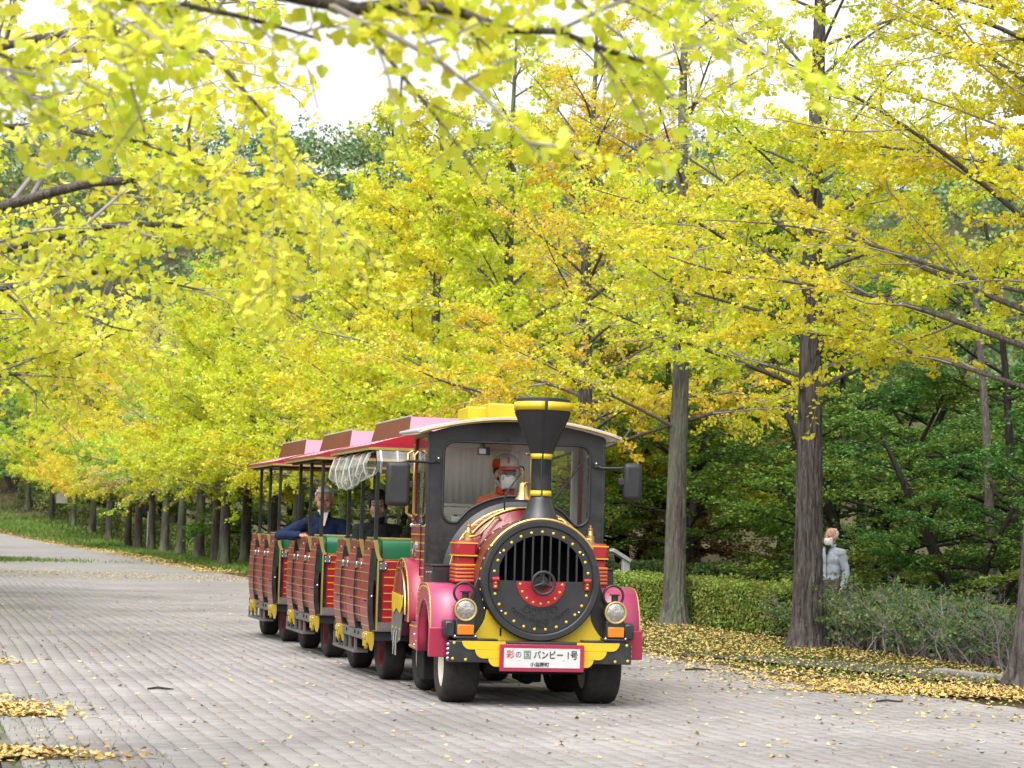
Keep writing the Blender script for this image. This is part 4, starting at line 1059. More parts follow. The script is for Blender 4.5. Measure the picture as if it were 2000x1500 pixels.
    for s in (-1, 1):
        MB().add([(s*xb,y0,zb),(s*xb,y1,zb),(s*xt,yt1,zt),(s*xt,yt0,zt)], [(0,1,2,3)]).build('clerestory_side', M['brick'], rf, solid=.012)
        MB().tube([(s*xt,yt0,zt+.006),(s*xt,yt1,zt+.006)], .010, 6).build('clerestory_trim', M['offwhite'], rf)
    return w
W1 = make_wagon()
wag_pos = [((-.48, 19.42), 14.5, 'front passenger carriage right behind the cab, clear curtains rolled up under its roof'),
           ((-1.28, 22.55), 15.2, 'middle passenger carriage where the white-haired man leans out'),
           ((-2.06, 25.36), 15.8, 'empty rear passenger carriage, last of the three')]
WG = []
for i, (p, a, lab) in enumerate(wag_pos):
    w = W1 if i == 0 else copy_tree(W1)
    w.location = (p[0], p[1], .012); w.rotation_euler = (0, 0, R(a)); tag(w, lab, 'carriage', 'carriages of the park train'); WG.append(w)
# rolled clear curtains on the front carriage
cu = MB(); n = 90; rings = []
for i in range(n+1):
    y = .06 + 2.06*i/n; f = i/n
    sag = (.05 + .10*math.sin(PI*min(1, f*1.5))*.4 + .10*math.sin(PI*max(0, (f-.35)/.65))**.7)
    rip = .018*math.sin(i*.55) + .010*math.sin(i*1.3)
    sec = [(-.775, 2.17), (-.835-.5*rip, 2.135), (-.875-rip, 2.06-sag*.35), (-.875+rip, 2.00-sag*.75), (-.835-.4*rip, 1.965-sag), (-.785, 1.985-sag*.95), (-.755, 2.04-sag*.6), (-.75, 2.10)]
    rings.append([(x_, y, z_) for x_, z_ in sec])
for k in range(7): cu.sheet([r_[k] for r_ in rings], [r_[k+1] for r_ in rings])
cur = cu.build('rolled_curtain', M['plastic'], W1, smooth=80)
for i in range(6):
    k = 3 + 17*i
    if k > n: break
    MB().tube([Vector(q) + Vector((-.006, .012*j_, 0)) for j_, q in enumerate(rings[k][:7])], .0085, 6).build('curtain_strap', M['white'], cur, smooth=60)
fr_ = MB(); A = []; B = []; B2 = []
for i in range(41):
    x = -.80 + 1.60*i/40; wv = math.sin(i*1.3)
    A.append((x, .0, 2.16)); B.append((x, -.05-.02*wv, 2.06)); B2.append((x, -.01+.02*wv, 1.97-.015*wv))
fr_.sheet(A, B).sheet(B, B2)
fc = fr_.build('rolled_curtain', M['plastic'], W1, smooth=60)
for k in (1, 5, 9, 13, 20, 27, 34, 39): MB().tube([A[k], Vector(B[k]) + Vector((0,-.008,0)), Vector(B2[k]) + Vector((.01,-.008,0))], .011, 6).build('curtain_strap', M['white'], fc, smooth=60)
# ------------------------------------------------------------------ people
FOLD = {}
for _n, _s in (('folds', .085), ('creases', .03)):
    FOLD[_n] = bpy.data.textures.new('cloth_' + _n, 'CLOUDS'); FOLD[_n].noise_scale = _s; FOLD[_n].noise_depth = 2
def remesh(mb, name, mat, parent, voxel=.007, smooth=3, dec=.6):
    me = bpy.data.meshes.new(name + '_raw'); me.from_pydata(mb.v, [], mb.f)
    bm = bmesh.new(); bm.from_mesh(me); bmesh.ops.recalc_face_normals(bm, faces=bm.faces[:]); bm.to_mesh(me); bm.free()
    t = bpy.data.objects.new(name + '_raw', me); COL.objects.link(t)
    m = t.modifiers.new('r', 'REMESH'); m.mode = 'VOXEL'; m.voxel_size = voxel
    m = t.modifiers.new('s', 'SMOOTH'); m.factor = .5; m.iterations = smooth
    if dec < 1: m = t.modifiers.new('d', 'DECIMATE'); m.ratio = dec
    dg = bpy.context.evaluated_depsgraph_get()
    out = bpy.data.meshes.new_from_object(t.evaluated_get(dg)); out.name = name
    bpy.data.objects.remove(t, do_unlink=True); bpy.data.meshes.remove(me)
    out.materials.clear(); out.materials.append(mat); out.shade_smooth()
    o = bpy.data.objects.new(name, out); link(o, parent); return o

def caps(mb, a, b, ra, rb, n=14):
    a = Vector(a); b = Vector(b); L = (b - a).length
    pr = [(ra*math.sin(R(t)), -ra*math.cos(R(t))) for t in (4, 30, 60, 90)] + [(rb*math.sin(R(t)), L - rb*math.cos(R(t))) for t in (90, 120, 150, 176)]
    return mb.lathe(pr, a, b - a, n)

def hand(mb, w, d, nrm, spread=1.0, curl=.5):
    """wrist w, pointing d, palm facing nrm"""
    w = Vector(w); d = Vector(d).normalized(); nrm = Vector(nrm); nrm = (nrm - d*nrm.dot(d)).normalized(); s = d.cross(nrm)
    rot = Matrix((s, d, nrm)).transposed()
    mb.sphere(w + d*.045, (.040, .052, .016), 14, 10, rot)
    for i, (off, ln) in enumerate(((-.030,.066), (-.010,.078), (.010,.072), (.029,.056))):
        p0 = w + d*.080 + s*off
        p1 = p0 + (d + nrm*.35*curl)*ln*.5; p2 = p1 + (d*(1-.6*curl) + nrm*1.0*curl)*ln*.5
        caps(mb, w + d*.05 + s*off*.8, p0, .0095, .0092, 8); caps(mb, p0, p1, .009, .0085, 8); caps(mb, p1, p2, .0085, .0075, 8)
    t0 = w + d*.02 - s*.03; t1 = t0 - s*.03 + d*.03 + nrm*.012; t2 = t1 + d*.032 + nrm*.015
    caps(mb, t0, t1, .012, .0105, 8); caps(mb, t1, t2, .010, .0085, 8)

def make_person(label, parent_frame, loc, rz, J, look, group=None, scale=1.0):
    """J: joints in the person's own frame (facing -y); head: (centre, yaw, pitch)"""
    fx, fy, fa = parent_frame
    x = fx + loc[0]*math.cos(fa) - loc[1]*math.sin(fa); y = fy + loc[0]*math.sin(fa) + loc[1]*math.cos(fa)
    e = empty('person', (x, y, loc[2]), fa + rz, label, 'person', group); e.scale = (scale,)*3
    hc, yaw, pitch = J['head']; hs = look.get('hs', 1.0); hc = Vector(hc) + Vector((0, 0, .11*(hs-1)))
    RH = Matrix.Rotation(yaw, 3, 'Z') @ Matrix.Rotation(pitch, 3, 'X') @ Matrix.Scale(hs, 3)
    H = lambda p: hc + RH @ Vector(p)
    b = MB()
    def ell(p, r, n=16, m=12): b.sphere(H(p), r, n, m, RH)
    ell((0,.012,.030), (.077,.095,.090), 24, 16); ell((0,-.022,-.030), (.065,.073,.088), 20, 14); ell((0,-.050,-.098), (.036,.036,.028))
    ell((0,-.094,-.022), (.011,.018,.030)); ell((0,-.106,-.040), (.0165,.013,.012)); ell((.031,-.080,.014), (.030,.014,.010)); ell((-.031,-.080,.014), (.030,.014,.010))
    ell((.040,-.066,-.045), (.024,.016,.030)); ell((-.040,-.066,-.045), (.024,.016,.030))
    ell((0,-.092,-.071), (.024,.010,.0065)); ell((0,-.090,-.083), (.020,.011,.0075))
    ell((.080,.012,-.012), (.012,.024,.034)); ell((-.080,.012,-.012), (.012,.024,.034))
    ch = Vector(J['chest']); pv = Vector(J['pelvis'])
    caps(b, H((0,.022,-.06)), ch + Vector((0,.0,.16)), .054, .058)
    b.sphere(ch, (.15,.095,.17), 20, 14); b.sphere((ch+pv)/2, (.14,.095,.20), 20, 14); b.sphere(pv, (.155,.11,.13), 20, 14)
    for s in 'LR':
        sh, el, wr = (Vector(J[k + s]) for k in ('sh', 'el', 'wr'))
        caps(b, ch + Vector((0,0,.10)), sh, .07, .055); caps(b, sh, el, .048, .038); caps(b, el, wr, .037, .026)
        hd, hn = J['hand' + s]; hand(b, wr, hd, hn, curl=J.get('curl', .5))
        hp, kn, an = (Vector(J[k + s]) for k in ('hp', 'kn', 'an'))
        caps(b, hp, kn, .078, .055); caps(b, kn, an, .052, .036); caps(b, an, an + Vector((0,-.16,-.055)), .040, .034)
    remesh(b, 'body', look['skin'], e, .0065, 2, .22)
    # clothes
    j = MB(); k = .022
    j.sphere(ch, (.175,.118,.185), 20, 14); j.sphere((ch+pv)/2, (.168,.122,.21), 20, 14); j.sphere(pv + Vector((0,0,.03)), (.172,.130,.11), 20, 14)
    caps(j, ch + Vector((0,.01,.12)), ch + Vector((0,-.002,.185)), .083, .070)
    for s in 'LR':
        sh, el, wr = (Vector(J[q + s]) for q in ('sh', 'el', 'wr'))
        caps(j, ch + Vector((0,0,.095)), sh, .088, .074); caps(j, sh, el, .070, .057); caps(j, el, el + (wr-el)*.93, .057, .043)
        for t in (.3, .55, .8): j.torus(sh + (el-sh)*t, el-sh, .052, .012, 14, 6)      # folds
        for t in (.2, .45, .7): j.torus(el + (wr-el)*t, wr-el, .043, .011, 14, 6)
        j.torus(el + (wr-el)*.90, wr-el, .036, .010, 14, 6)
    jk = remesh(j, 'jacket', look['jacket'], e, .009, 3, .4)
    for nm, st_, sz_ in (('folds', .030, .075), ('creases', .012, .028)):
        md = jk.modifiers.new(nm, 'DISPLACE'); md.texture = FOLD[nm]; md.strength = st_; md.mid_level = .5; md.texture_coords = 'LOCAL'
    c = MB(); n_ = 24
    cc = ch + Vector((0,-.005,.20))
    A = [cc + Vector((.070*math.sin(a), -.066*math.cos(a), -.02 - .015*math.cos(a))) for a in np.linspace(.25, 2*PI-.25, n_)]
    B = [cc + Vector((.078*math.sin(a), -.076*math.cos(a), .032 - .012*math.cos(a))) for a in np.linspace(.42, 2*PI-.42, n_)]
    c.sheet(A, B).build('collar', look.get('collar', look['jacket']), e, smooth=60, solid=.008)
    if 'shirt' in look:
        MB().add([cc + Vector(p) for p in ((-.05,-.090,.02),(.05,-.090,.02),(.012,-.128,-.13),(-.012,-.128,-.13))], [(0,3,2,1)]).build('shirt_front', look['shirt'], e, solid=.006)
        MB().sheet([cc + Vector((.062*math.sin(a), -.060*math.cos(a), -.01)) for a in np.linspace(.2, 2*PI-.2, 20)], [cc + Vector((.064*math.sin(a), -.066*math.cos(a), .045)) for a in np.linspace(.3, 2*PI-.3, 20)]).build('shirt_collar', look['shirt'], e, smooth=60, solid=.006)
    if 'zip' in look:
        MB().tube([ch + Vector((0,-.100,.17)), ch + Vector((0,-.122,.05)), (ch+pv)/2 + Vector((0,-.124,.02)), pv + Vector((0,-.132,.04))], .006, 6).build('zip', look['zip'], jk)
    if 'vest' in look:
        for s in (-1, 1):
            MB().sheet([ch + Vector((s*.03,-.110,.16)), ch + Vector((s*.05,-.127,.04)), ch + Vector((s*.055,-.130,-.10))], [ch + Vector((s*.10,-.082,.15)), ch + Vector((s*.13,-.10,.04)), ch + Vector((s*.13,-.112,-.10))]).build('vest_panel', look['vest'], jk, smooth=60, solid=.012)
    t = MB()
    t.sphere(pv, (.172,.126,.13), 18, 12)
    for s in 'LR':
        hp, kn, an = (Vector(J[q + s]) for q in ('hp', 'kn', 'an'))
        caps(t, hp, kn, .094, .070); caps(t, kn, an + Vector((0,0,.02)), .068, .055)
    remesh(t, 'trousers', look['trouser'], e, .012, 3, .3)
    # face details
    for s in (-1, 1):
        MB().sphere(H((s*.030,-.0865,-.006)), (.0125,.006,.0052), 12, 8, RH).build('eye', M['eye'], e, smooth=60)
        MB().tube([H((s*.014,-.0945,.020)), H((s*.032,-.0935,.0245)), H((s*.050,-.083,.019))], [.003,.004,.002], 6).build('eyebrow', look['hairmat'] if look['hairmat'] is not M['hairwhite'] else M['trouser'], e)
    if not look.get('mask'): MB().tube([H((-.022,-.0985,-.0775)), H((0,-.1035,-.0765)), H((.022,-.0985,-.0775))], [.002,.0042,.002], 6).build('mouth', M['lip'], e)
    # hair
    style = look['hair']
    hb = bmesh.new(); bmesh.ops.create_uvsphere(hb, u_segments=40, v_segments=26, radius=1)
    g_ = random.Random(7 + len(label))
    for v in list(hb.verts):
        p = v.co; kx, ky, kz = {'short': (1,1,1), 'bald': (.98,1,.95), 'bob': (1.13,1.07,1.06), 'long': (1.08,1.06,1.04)}[style]; q = Vector((p.x*.087*kx, .014 + p.y*.106*ky, .034 + p.z*.100*kz))
        v.co = q + q.normalized()*(.004*math.sin(p.x*19 + p.z*8) + .003*math.sin(p.y*27 + p.x*11) + g_.uniform(-.003, .003))
    lim = {'short': (.058, -.055), 'bald': (.03, -.055), 'bob': (.048, -.070), 'long': (.052, -.12)}[style]
    dele = [v for v in hb.verts if (v.co.y < -.020 and v.co.z < lim[0] - .25*max(0, v.co.y + .060)) or v.co.z < lim[1] or (abs(v.co.x) > .06 and v.co.y < .0 and v.co.z < .03 and style in ('short','bald')) or (style == 'bald' and (v.co.y < .015 or (v.co.z > .07 and v.co.y < .07)))]
    if style in ('bob', 'long'): dele = [v for v in hb.verts if (v.co.y < -.015 and abs(v.co.x) < .062 and v.co.z < .046) or v.co.z < lim[1]]
    bmesh.ops.delete(hb, geom=dele, context='VERTS')
    hm = bpy.data.meshes.new('hair')
    for v in hb.verts: v.co = H(v.co)
    hb.to_mesh(hm); hb.free(); hm.materials.append(look['hairmat']); hm.shade_smooth()
    ho = bpy.data.objects.new('hair', hm); link(ho, e); md = ho.modifiers.new('s', 'SOLIDIFY'); md.thickness = .012; md.offset = -1
    if style == 'long':
        MB().sphere(H((0,.06,-.10)), (.085,.05,.13), 18, 12, RH).build('hair_fall', look['hairmat'], ho, smooth=60)
    if look.get('mask'):
        mv = []
        nu, nw = 13, 8
        for i in range(nw):
            tv = i/(nw-1); z = -.020 - .098*tv
            for k2 in range(nu):
                a = R(-70 + 140*k2/(nu-1)); bul = 1 + .16*math.sin(PI*tv) + (.06 if abs(k2 - nu//2) < 2 and i < 3 else 0)
                wd = .074*(1 - .16*abs(tv-.45)*2); mv.append(H((wd*math.sin(a), -.012 - .092*bul*math.cos(a)*(1 - .12*tv), z + .010*math.sin(a)**2*(1 if tv < .5 else -1))))
        mk = MB().add(mv, [(i*nu+k2, i*nu+k2+1, (i+1)*nu+k2+1, (i+1)*nu+k2) for i in range(nw-1) for k2 in range(nu-1)]).build('face_mask', M['maskcloth'], e, smooth=60, solid=.004)
        for s in (-1, 1):
            MB().tube([H((s*.069,-.04,-.035)), H((s*.080,-.01,.0)), H((s*.088,.02,-.005)), H((s*.083,.012,-.04)), H((s*.066,-.04,-.10))], .0018, 5).build('mask_loop', M['maskcloth'], mk)
    if look.get('cap'):
        cp = MB(); prof = [(.100,.0),(.104,.03),(.098,.06),(.078,.088),(.045,.105),(.0001,.110)]
        vs = []; n_ = 32
        for r_, h_ in prof:
            for i in range(n_):
                a = 2*PI*i/n_; vs.append(H((r_*.92*math.sin(a), .010 - r_*1.10*math.cos(a), .045 + h_)))
        fs = [(q*n_+i, q*n_+(i+1)%n_, (q+1)*n_+(i+1)%n_, (q+1)*n_+i) for q in range(len(prof)-1) for i in range(n_)]
        cap = cp.add(vs, fs).build('cap', M['capwhite'], e, smooth=60, solid=.005)
        rows = [0, 1, 2, 3]
        for a0, a1 in ((55, 150), (210, 305)):
            A, B, C2 = [], [], []
            for i in range(13):
                a = R(a0 + (a1-a0)*i/12)
                A.append(H((.105*.92*math.sin(a), .010 - .105*1.10*math.cos(a), .045))); B.append(H((.108*.92*math.sin(a), .010 - .108*1.10*math.cos(a), .078))); C2.append(H((.098*.92*math.sin(a), .010 - .098*1.10*math.cos(a), .112)))
            MB().sheet(A, B).sheet(B, C2).build('cap_side', M['redcloth'], cap, smooth=60, solid=.005)
        P0, P1 = [], []
        for i in range(15):
            a = R(-62 + 124*i/14)
            P0.append(H((.096*math.sin(a), .010 - .110*math.cos(a), .047))); P1.append(H((.090*math.sin(a), .010 - .110*math.cos(a) - .062*math.cos(a)**.7, .030 - .010*abs(math.sin(a)))))
        MB().sheet(P0, P1).build('cap_brim', M['redcloth'], cap, smooth=60, solid=.006)
        em = MB().sphere(H((-.028,-.102,.098)), (.013,.006,.026), 12, 8, RH).build('cap_emblem', M['inkred'], cap, smooth=60)
    if look.get('glasses'):
        g2 = MB()
        for s in (-1, 1): g2.torus(H((s*.032,-.104,-.004)), RH @ Vector((0,1,0)), .025, .0022, 22, 5); g2.tube([H((s*.057,-.10,.0)), H((s*.080,.0,.0))], .002, 5)
        g2.tube([H((-.008,-.105,.0)), H((.008,-.105,.0))], .002, 5)
        gl = g2.build('glasses', M['satin'], e)
        for s in (-1, 1): MB().lathe([(.0001,0),(.024,.0)], H((s*.032,-.104,-.004)), RH @ Vector((0,-1,0)), 18, caps=False).build('glasses_lens', M['glass'], gl)
    if look.get('bag'):
        MB().box(.12,.30,.02,.16,.72,1.02).build('strap_bag', look['bag'], e, bevel=.03)
    return e

def seated(lean=0.0, elL=(.27,-.08,.27), wrL=(.17,-.30,.20), elR=(-.27,-.08,.27), wrR=(-.17,-.30,.20), head=(0,0), hz=.0):
    return dict(pelvis=(0,0,.10), chest=(0,-lean,.40), head=((0,-lean-.02,.74+hz), head[0], head[1]),
        shL=(.185,-lean,.49), shR=(-.185,-lean,.49), elL=elL, elR=elR, wrL=wrL, wrR=wrR,
        handL=((0,-1,-.1),(0,0,-1)), handR=((0,-1,-.1),(0,0,-1)),
        hpL=(.09,-.02,.07), hpR=(-.09,-.02,.07), knL=(.11,-.43,.10), knR=(-.11,-.43,.10), anL=(.11,-.44,-.30), anR=(-.11,-.44,-.30))
# driver at the wheel
J = seated(.03, elL=(.25,-.12,.26), wrL=(.13,-.30,.36), elR=(-.27,-.12,.26), wrR=(-.12,-.30,.36), head=(R(14), R(-2)))
make_person('driver in orange jacket and white-and-orange cap, wearing a face mask', (LO[0], LO[1], LA), (-.03, 1.60, 1.17), 0, J,
            dict(skin=M['skin'], jacket=M['orange'], trouser=M['darkcloth'], hair='short', hairmat=M['hairblack'], mask=True, cap=True, glasses=True, hs=1.1, vest=M['redcloth'], collar=M['redcloth']), scale=1.06)
fr = lambda i: (wag_pos[i][0][0], wag_pos[i][0][1], R(wag_pos[i][1]))
# man leaning his arms on the carriage side
J = seated(.02, elR=(-.47,-.17,.355), wrR=(-.25,-.32,.365), elL=(.27,-.12,.28), wrL=(.0,-.30,.33), head=(R(-6), R(2)))
J['handR'] = ((1,-.15,-.05),(0,.2,-1)); J['handL'] = ((-1,-.2,.05),(0,.3,-1)); J['curl'] = .35
make_person('white-haired man in navy jacket resting his folded arms on the carriage side', fr(1), (-.50, 1.44, .955), R(-10), J,
            dict(skin=M['skin'], jacket=M['navy'], trouser=M['darkcloth'], hair='short', hairmat=M['hairwhite'], shirt=M['shirt'], hs=1.17), scale=1.06)
J = seated(.0, elL=(.22,-.10,.25), elR=(-.19,-.12,.25), wrR=(-.12,-.30,.20), head=(R(-4), R(4)))
make_person('passenger with dark bobbed hair in black high-collared coat in the front carriage', fr(0), (-.50, 1.42, .93), R(-8), J,
            dict(skin=M['skin2'], jacket=M['darkcloth'], trouser=M['darkcloth'], hair='bob', hairmat=M['hairblack'], hs=1.12), scale=1.0)
J = seated(.08, head=(R(60), R(14)))
make_person('long-haired passenger in brown coat half hidden by the cab corner', fr(0), (-.12, 1.45, .88), R(35), J,
            dict(skin=M['skin2'], jacket=M['browncloth'], trouser=M['darkcloth'], hair='long', hairmat=M['hairblack']), scale=.98)
# man standing behind the shrubs
J = dict(pelvis=(0,0,.90), chest=(0,-.015,1.21), head=((0,-.03,1.545), R(-8), R(3)), shL=(.185,-.01,1.30), shR=(-.185,-.01,1.30), elL=(.25,.02,1.03), elR=(-.25,.02,1.03),
         wrL=(.245,-.05,.80), wrR=(-.245,-.05,.80), handL=((0,-.15,-1),(-1,0,0)), handR=((0,-.15,-1),(1,0,0)), hpL=(.09,0,.88), hpR=(-.09,0,.88), knL=(.10,-.03,.47), knR=(-.10,.03,.47), anL=(.10,.0,.085), anR=(-.10,.05,.085))
make_person('man in pale grey zipped jacket and face mask standing half behind the furrowed trunk', (0,0,0), (4.88, 30.9, -.03), R(-42), J,
            dict(skin=M['skin2'], jacket=M['jacket'], trouser=M['trouser'], hair='bald', hairmat=M['hairwhite'], mask=True, shirt=M['darkcloth'], zip=M['ink'], hs=1.09), scale=.99)
# ------------------------------------------------------------------ trees
M['bark'] = barkmat('ginkgo_bark', (.044,.038,.036), (.142,.126,.120), sz=.75)
M['barkmoss'] = barkmat('mossy_bark', (.055,.045,.042), (.16,.138,.128), moss=.55, mosscol=(.15,.175,.125), sz=.75)
M['barkfar'] = barkmat('far_bark', (.040,.033,.032), (.105,.088,.083), moss=.3)
M['bough'] = barkmat('grey_bough', (.075,.062,.056), (.21,.18,.165), sz=2)
M['twigs'] = pbr('grey_twig', (.29,.255,.255), .9, var=.25, scale=2, spec=.15)
M['darkbark'] = barkmat('maple_bark', (.022,.019,.016), (.06,.052,.045))
M['ginkgo'] = leafmat('ginkgo_leaf', .84, 1.12, .022, .55, second=(.62,.73,.045), smix=.5, nscale=.5)
M['ginkgofg'] = leafmat('ginkgo_leaf_near', .86, 1.08, .02, .62, second=(.74,.84,.09), smix=.55, nscale=1.2)
M['maple'] = leafmat('maple_leaf', .6, 1.35, .03, .35, second=(.32,.32,.045), smix=.45, nscale=.45)
M['forest'] = leafmat('forest_leaf', .5, 1.4, .035, .25, second=(.24,.30,.09), smix=.7, nscale=.05, usecolor=False, col=(.12,.21,.08))
M['hedge'] = leafmat('hedge_leaf', .6, 1.35, .035, .3, second=(.28,.20,.06), smix=.4, nscale=2.2)

def batch_tubes(P, Rr, sides):
    """P (n,m,3) polylines, Rr (n,m) radii"""
    n, m, _ = P.shape
    T = np.empty_like(P); T[:, 1:-1] = P[:, 2:] - P[:, :-2]; T[:, 0] = P[:, 1] - P[:, 0]; T[:, -1] = P[:, -1] - P[:, -2]
    T /= np.maximum(np.linalg.norm(T, axis=2, keepdims=True), 1e-9)
    ref = np.where(np.abs(T[:, :1, 2:3]) < .85, np.array([0, 0, 1.]), np.array([0, 1., 0])); ref = np.broadcast_to(ref, P.shape)
    A = np.cross(T, ref); A /= np.maximum(np.linalg.norm(A, axis=2, keepdims=True), 1e-9); B = np.cross(T, A)
    a = np.arange(sides)*2*PI/sides
    V = P[:, :, None] + Rr[:, :, None, None]*(A[:, :, None]*np.cos(a)[None, None, :, None] + B[:, :, None]*np.sin(a)[None, None, :, None])
    idx = np.arange(n*m*sides).reshape(n, m, sides); nx = np.roll(idx, -1, axis=2)
    F = np.stack([idx[:, :-1], nx[:, :-1], nx[:, 1:], idx[:, 1:]], -1).reshape(-1, 4)
    return V.reshape(-1, 3), F

def merge(parts):
    Vs, Fs, b = [], {}, 0
    for V, F in parts:
        Vs.append(V); Fs.setdefault(F.shape[1], []).append(F + b); b += len(V)
    return np.concatenate(Vs), [np.concatenate(f) for f in Fs.values()]

def unit(v): return v/np.maximum(np.linalg.norm(v, axis=-1, keepdims=True), 1e-9)

def grow(g, S, D, L, m, droop=.1, wob=.05, up=.0):
    """curved shoots: start S, direction D, length L -> (n,m,3)"""
    n = len(S); t = np.linspace(0, 1, m)[None, :, None]
    P = S[:, None] + D[:, None]*L[:, None, None]*t
    P[..., 2] += (L[:, None]*(-droop*t[..., 0]**2 + up*t[..., 0]**3))
    k = g.normal(0, 1, (n, 3, 3)); ph = g.uniform(0, 6.28, (n, 3))
    for j in range(3):
        P += (wob*L[:, None, None]/(j+1))*k[:, j][:, None]*(np.sin((2.2*(j+1))*t + ph[:, j][:, None, None]) - np.sin(ph[:, j])[:, None, None])*t**.5
    return P

def side_shoots(g, P, per, t0, ang, lfac, lmin, flat=.5, taper=.55, rand=.3):
    """children of polylines P: returns starts, dirs, lengths, parent index, t"""
    n, m, _ = P.shape
    Lp = np.linalg.norm(P[:, 1:] - P[:, :-1], axis=2).sum(1)
    pi = np.repeat(np.arange(n), per); k = np.tile(np.arange(per), n)
    t = t0 + (1 - t0)*(k + g.uniform(.1, .9, len(pi)))/per
    f = t*(m-1); i0 = np.minimum(f.astype(int), m-2); fr_ = (f - i0)[:, None]
    S = P[pi, i0]*(1-fr_) + P[pi, i0+1]*fr_
    T = unit(P[pi, i0+1] - P[pi, i0])
    upv = unit(np.array([0, 0, 1.]) + g.normal(0, flat, (len(pi), 3)))
    side = unit(np.cross(T, upv)); sg = np.where((k % 2) == 0, 1., -1.)[:, None]
    a = np.radians(ang + g.normal(0, 11, len(pi)))[:, None]
    D = unit(T*np.cos(a) + side*sg*np.sin(a) + g.normal(0, .12, (len(pi), 3)))
    L = np.maximum(lmin, Lp[pi]*lfac*(1 - taper*t))*g.uniform(1-rand, 1+rand, len(pi))
    return S, D, L, pi, t

def pts_along(g, P, spacing, t0=0.0):
    n, m, _ = P.shape
    Lp = np.linalg.norm(P[:, 1:] - P[:, :-1], axis=2).sum(1)
    cnt = np.maximum(1, (Lp*(1-t0)/spacing).astype(int)); pi = np.repeat(np.arange(n), cnt)
    t = t0 + (1 - t0)*g.uniform(0, 1, len(pi)); f = t*(m-1); i0 = np.minimum(f.astype(int), m-2); fr_ = (f-i0)[:, None]
    return P[pi, i0]*(1-fr_) + P[pi, i0+1]*fr_, unit(P[pi, i0+1]-P[pi, i0]), pi

def bough_set(g, LP, LR, dens, sub_per=9, tw_per=5, leafsize=.07, spacing=.05, per_spur=3.2, lf=(.42,.5), fan=False, sides=(7,4,3), tip=.25, subang=48, flat=.5, leafdown=.25, t0=.18, mult=1.0):
    """limbs LP with radii LR and leaf densities dens -> wood parts and leaf arrays"""
    wood = []; n, m, _ = LP.shape
    wood.append(batch_tubes(LP, LR, sides[0]))
    S, D, L, pi, t = side_shoots(g, LP, sub_per, t0, subang, lf[0], .25, flat)
    D[:, 2] += .10; D = unit(D)
    SP = grow(g, S, D, L, 7, .10, .05)
    f = t*(m-1); r0 = np.interp(t, np.linspace(0, 1, m), np.ones(m))*0 + np.minimum(LR[pi, np.minimum(f.astype(int), m-1)]*.55, .006 + L*.010)
    SR = r0[:, None]*np.linspace(1, .28, 7)[None]
    wood.append(batch_tubes(SP, SR, sides[1]))
    S2, D2, L2, pi2, t2 = side_shoots(g, SP, tw_per, .12, 50, lf[1], .12, flat*1.4)
    TP = grow(g, S2, D2, L2, 4, .16, .06)
    TR = np.minimum(SR[pi2, 0]*.45, .0045)[:, None]*np.linspace(1, .4, 4)[None]
    wood.append(batch_tubes(TP, np.maximum(TR, .0018), sides[2]))
    # leaf spurs along limb ends, side boughs and twigs
    d_sub = dens[pi]; d_tw = d_sub[pi2]
    Q, TT, W_ = [], [], []
    for PP, sp, dd, tt0 in ((LP, spacing*1.3, dens, .55), (SP, spacing, d_sub, .18), (TP, spacing*.8, d_tw, .05)):
        p, tn, q = pts_along(g, PP, sp/mult, tt0)
        kp = g.uniform(0, 1, len(p)) < dd[q]
        Q.append(p[kp]); TT.append(tn[kp])
    Q = np.concatenate(Q); TT = np.concatenate(TT)
    cnt = np.maximum(1, g.poisson(per_spur, len(Q))); ii = np.repeat(np.arange(len(Q)), cnt); nl = len(ii)
    rd = unit(g.normal(0, 1, (nl, 3)))
    D = unit(rd + TT[ii]*.35 + np.array([0, 0, -leafdown]))
    P = Q[ii] + rd*(leafsize*g.uniform(.25, .75, nl))[:, None]*np.array([1, 1, .7])
    Nn = unit(g.normal(0, .75, (nl, 3)) + np.array([0, 0, .8]))
    S_ = leafsize*g.uniform(.62, 1.15, nl)
    return wood, (P, D, Nn, S_)

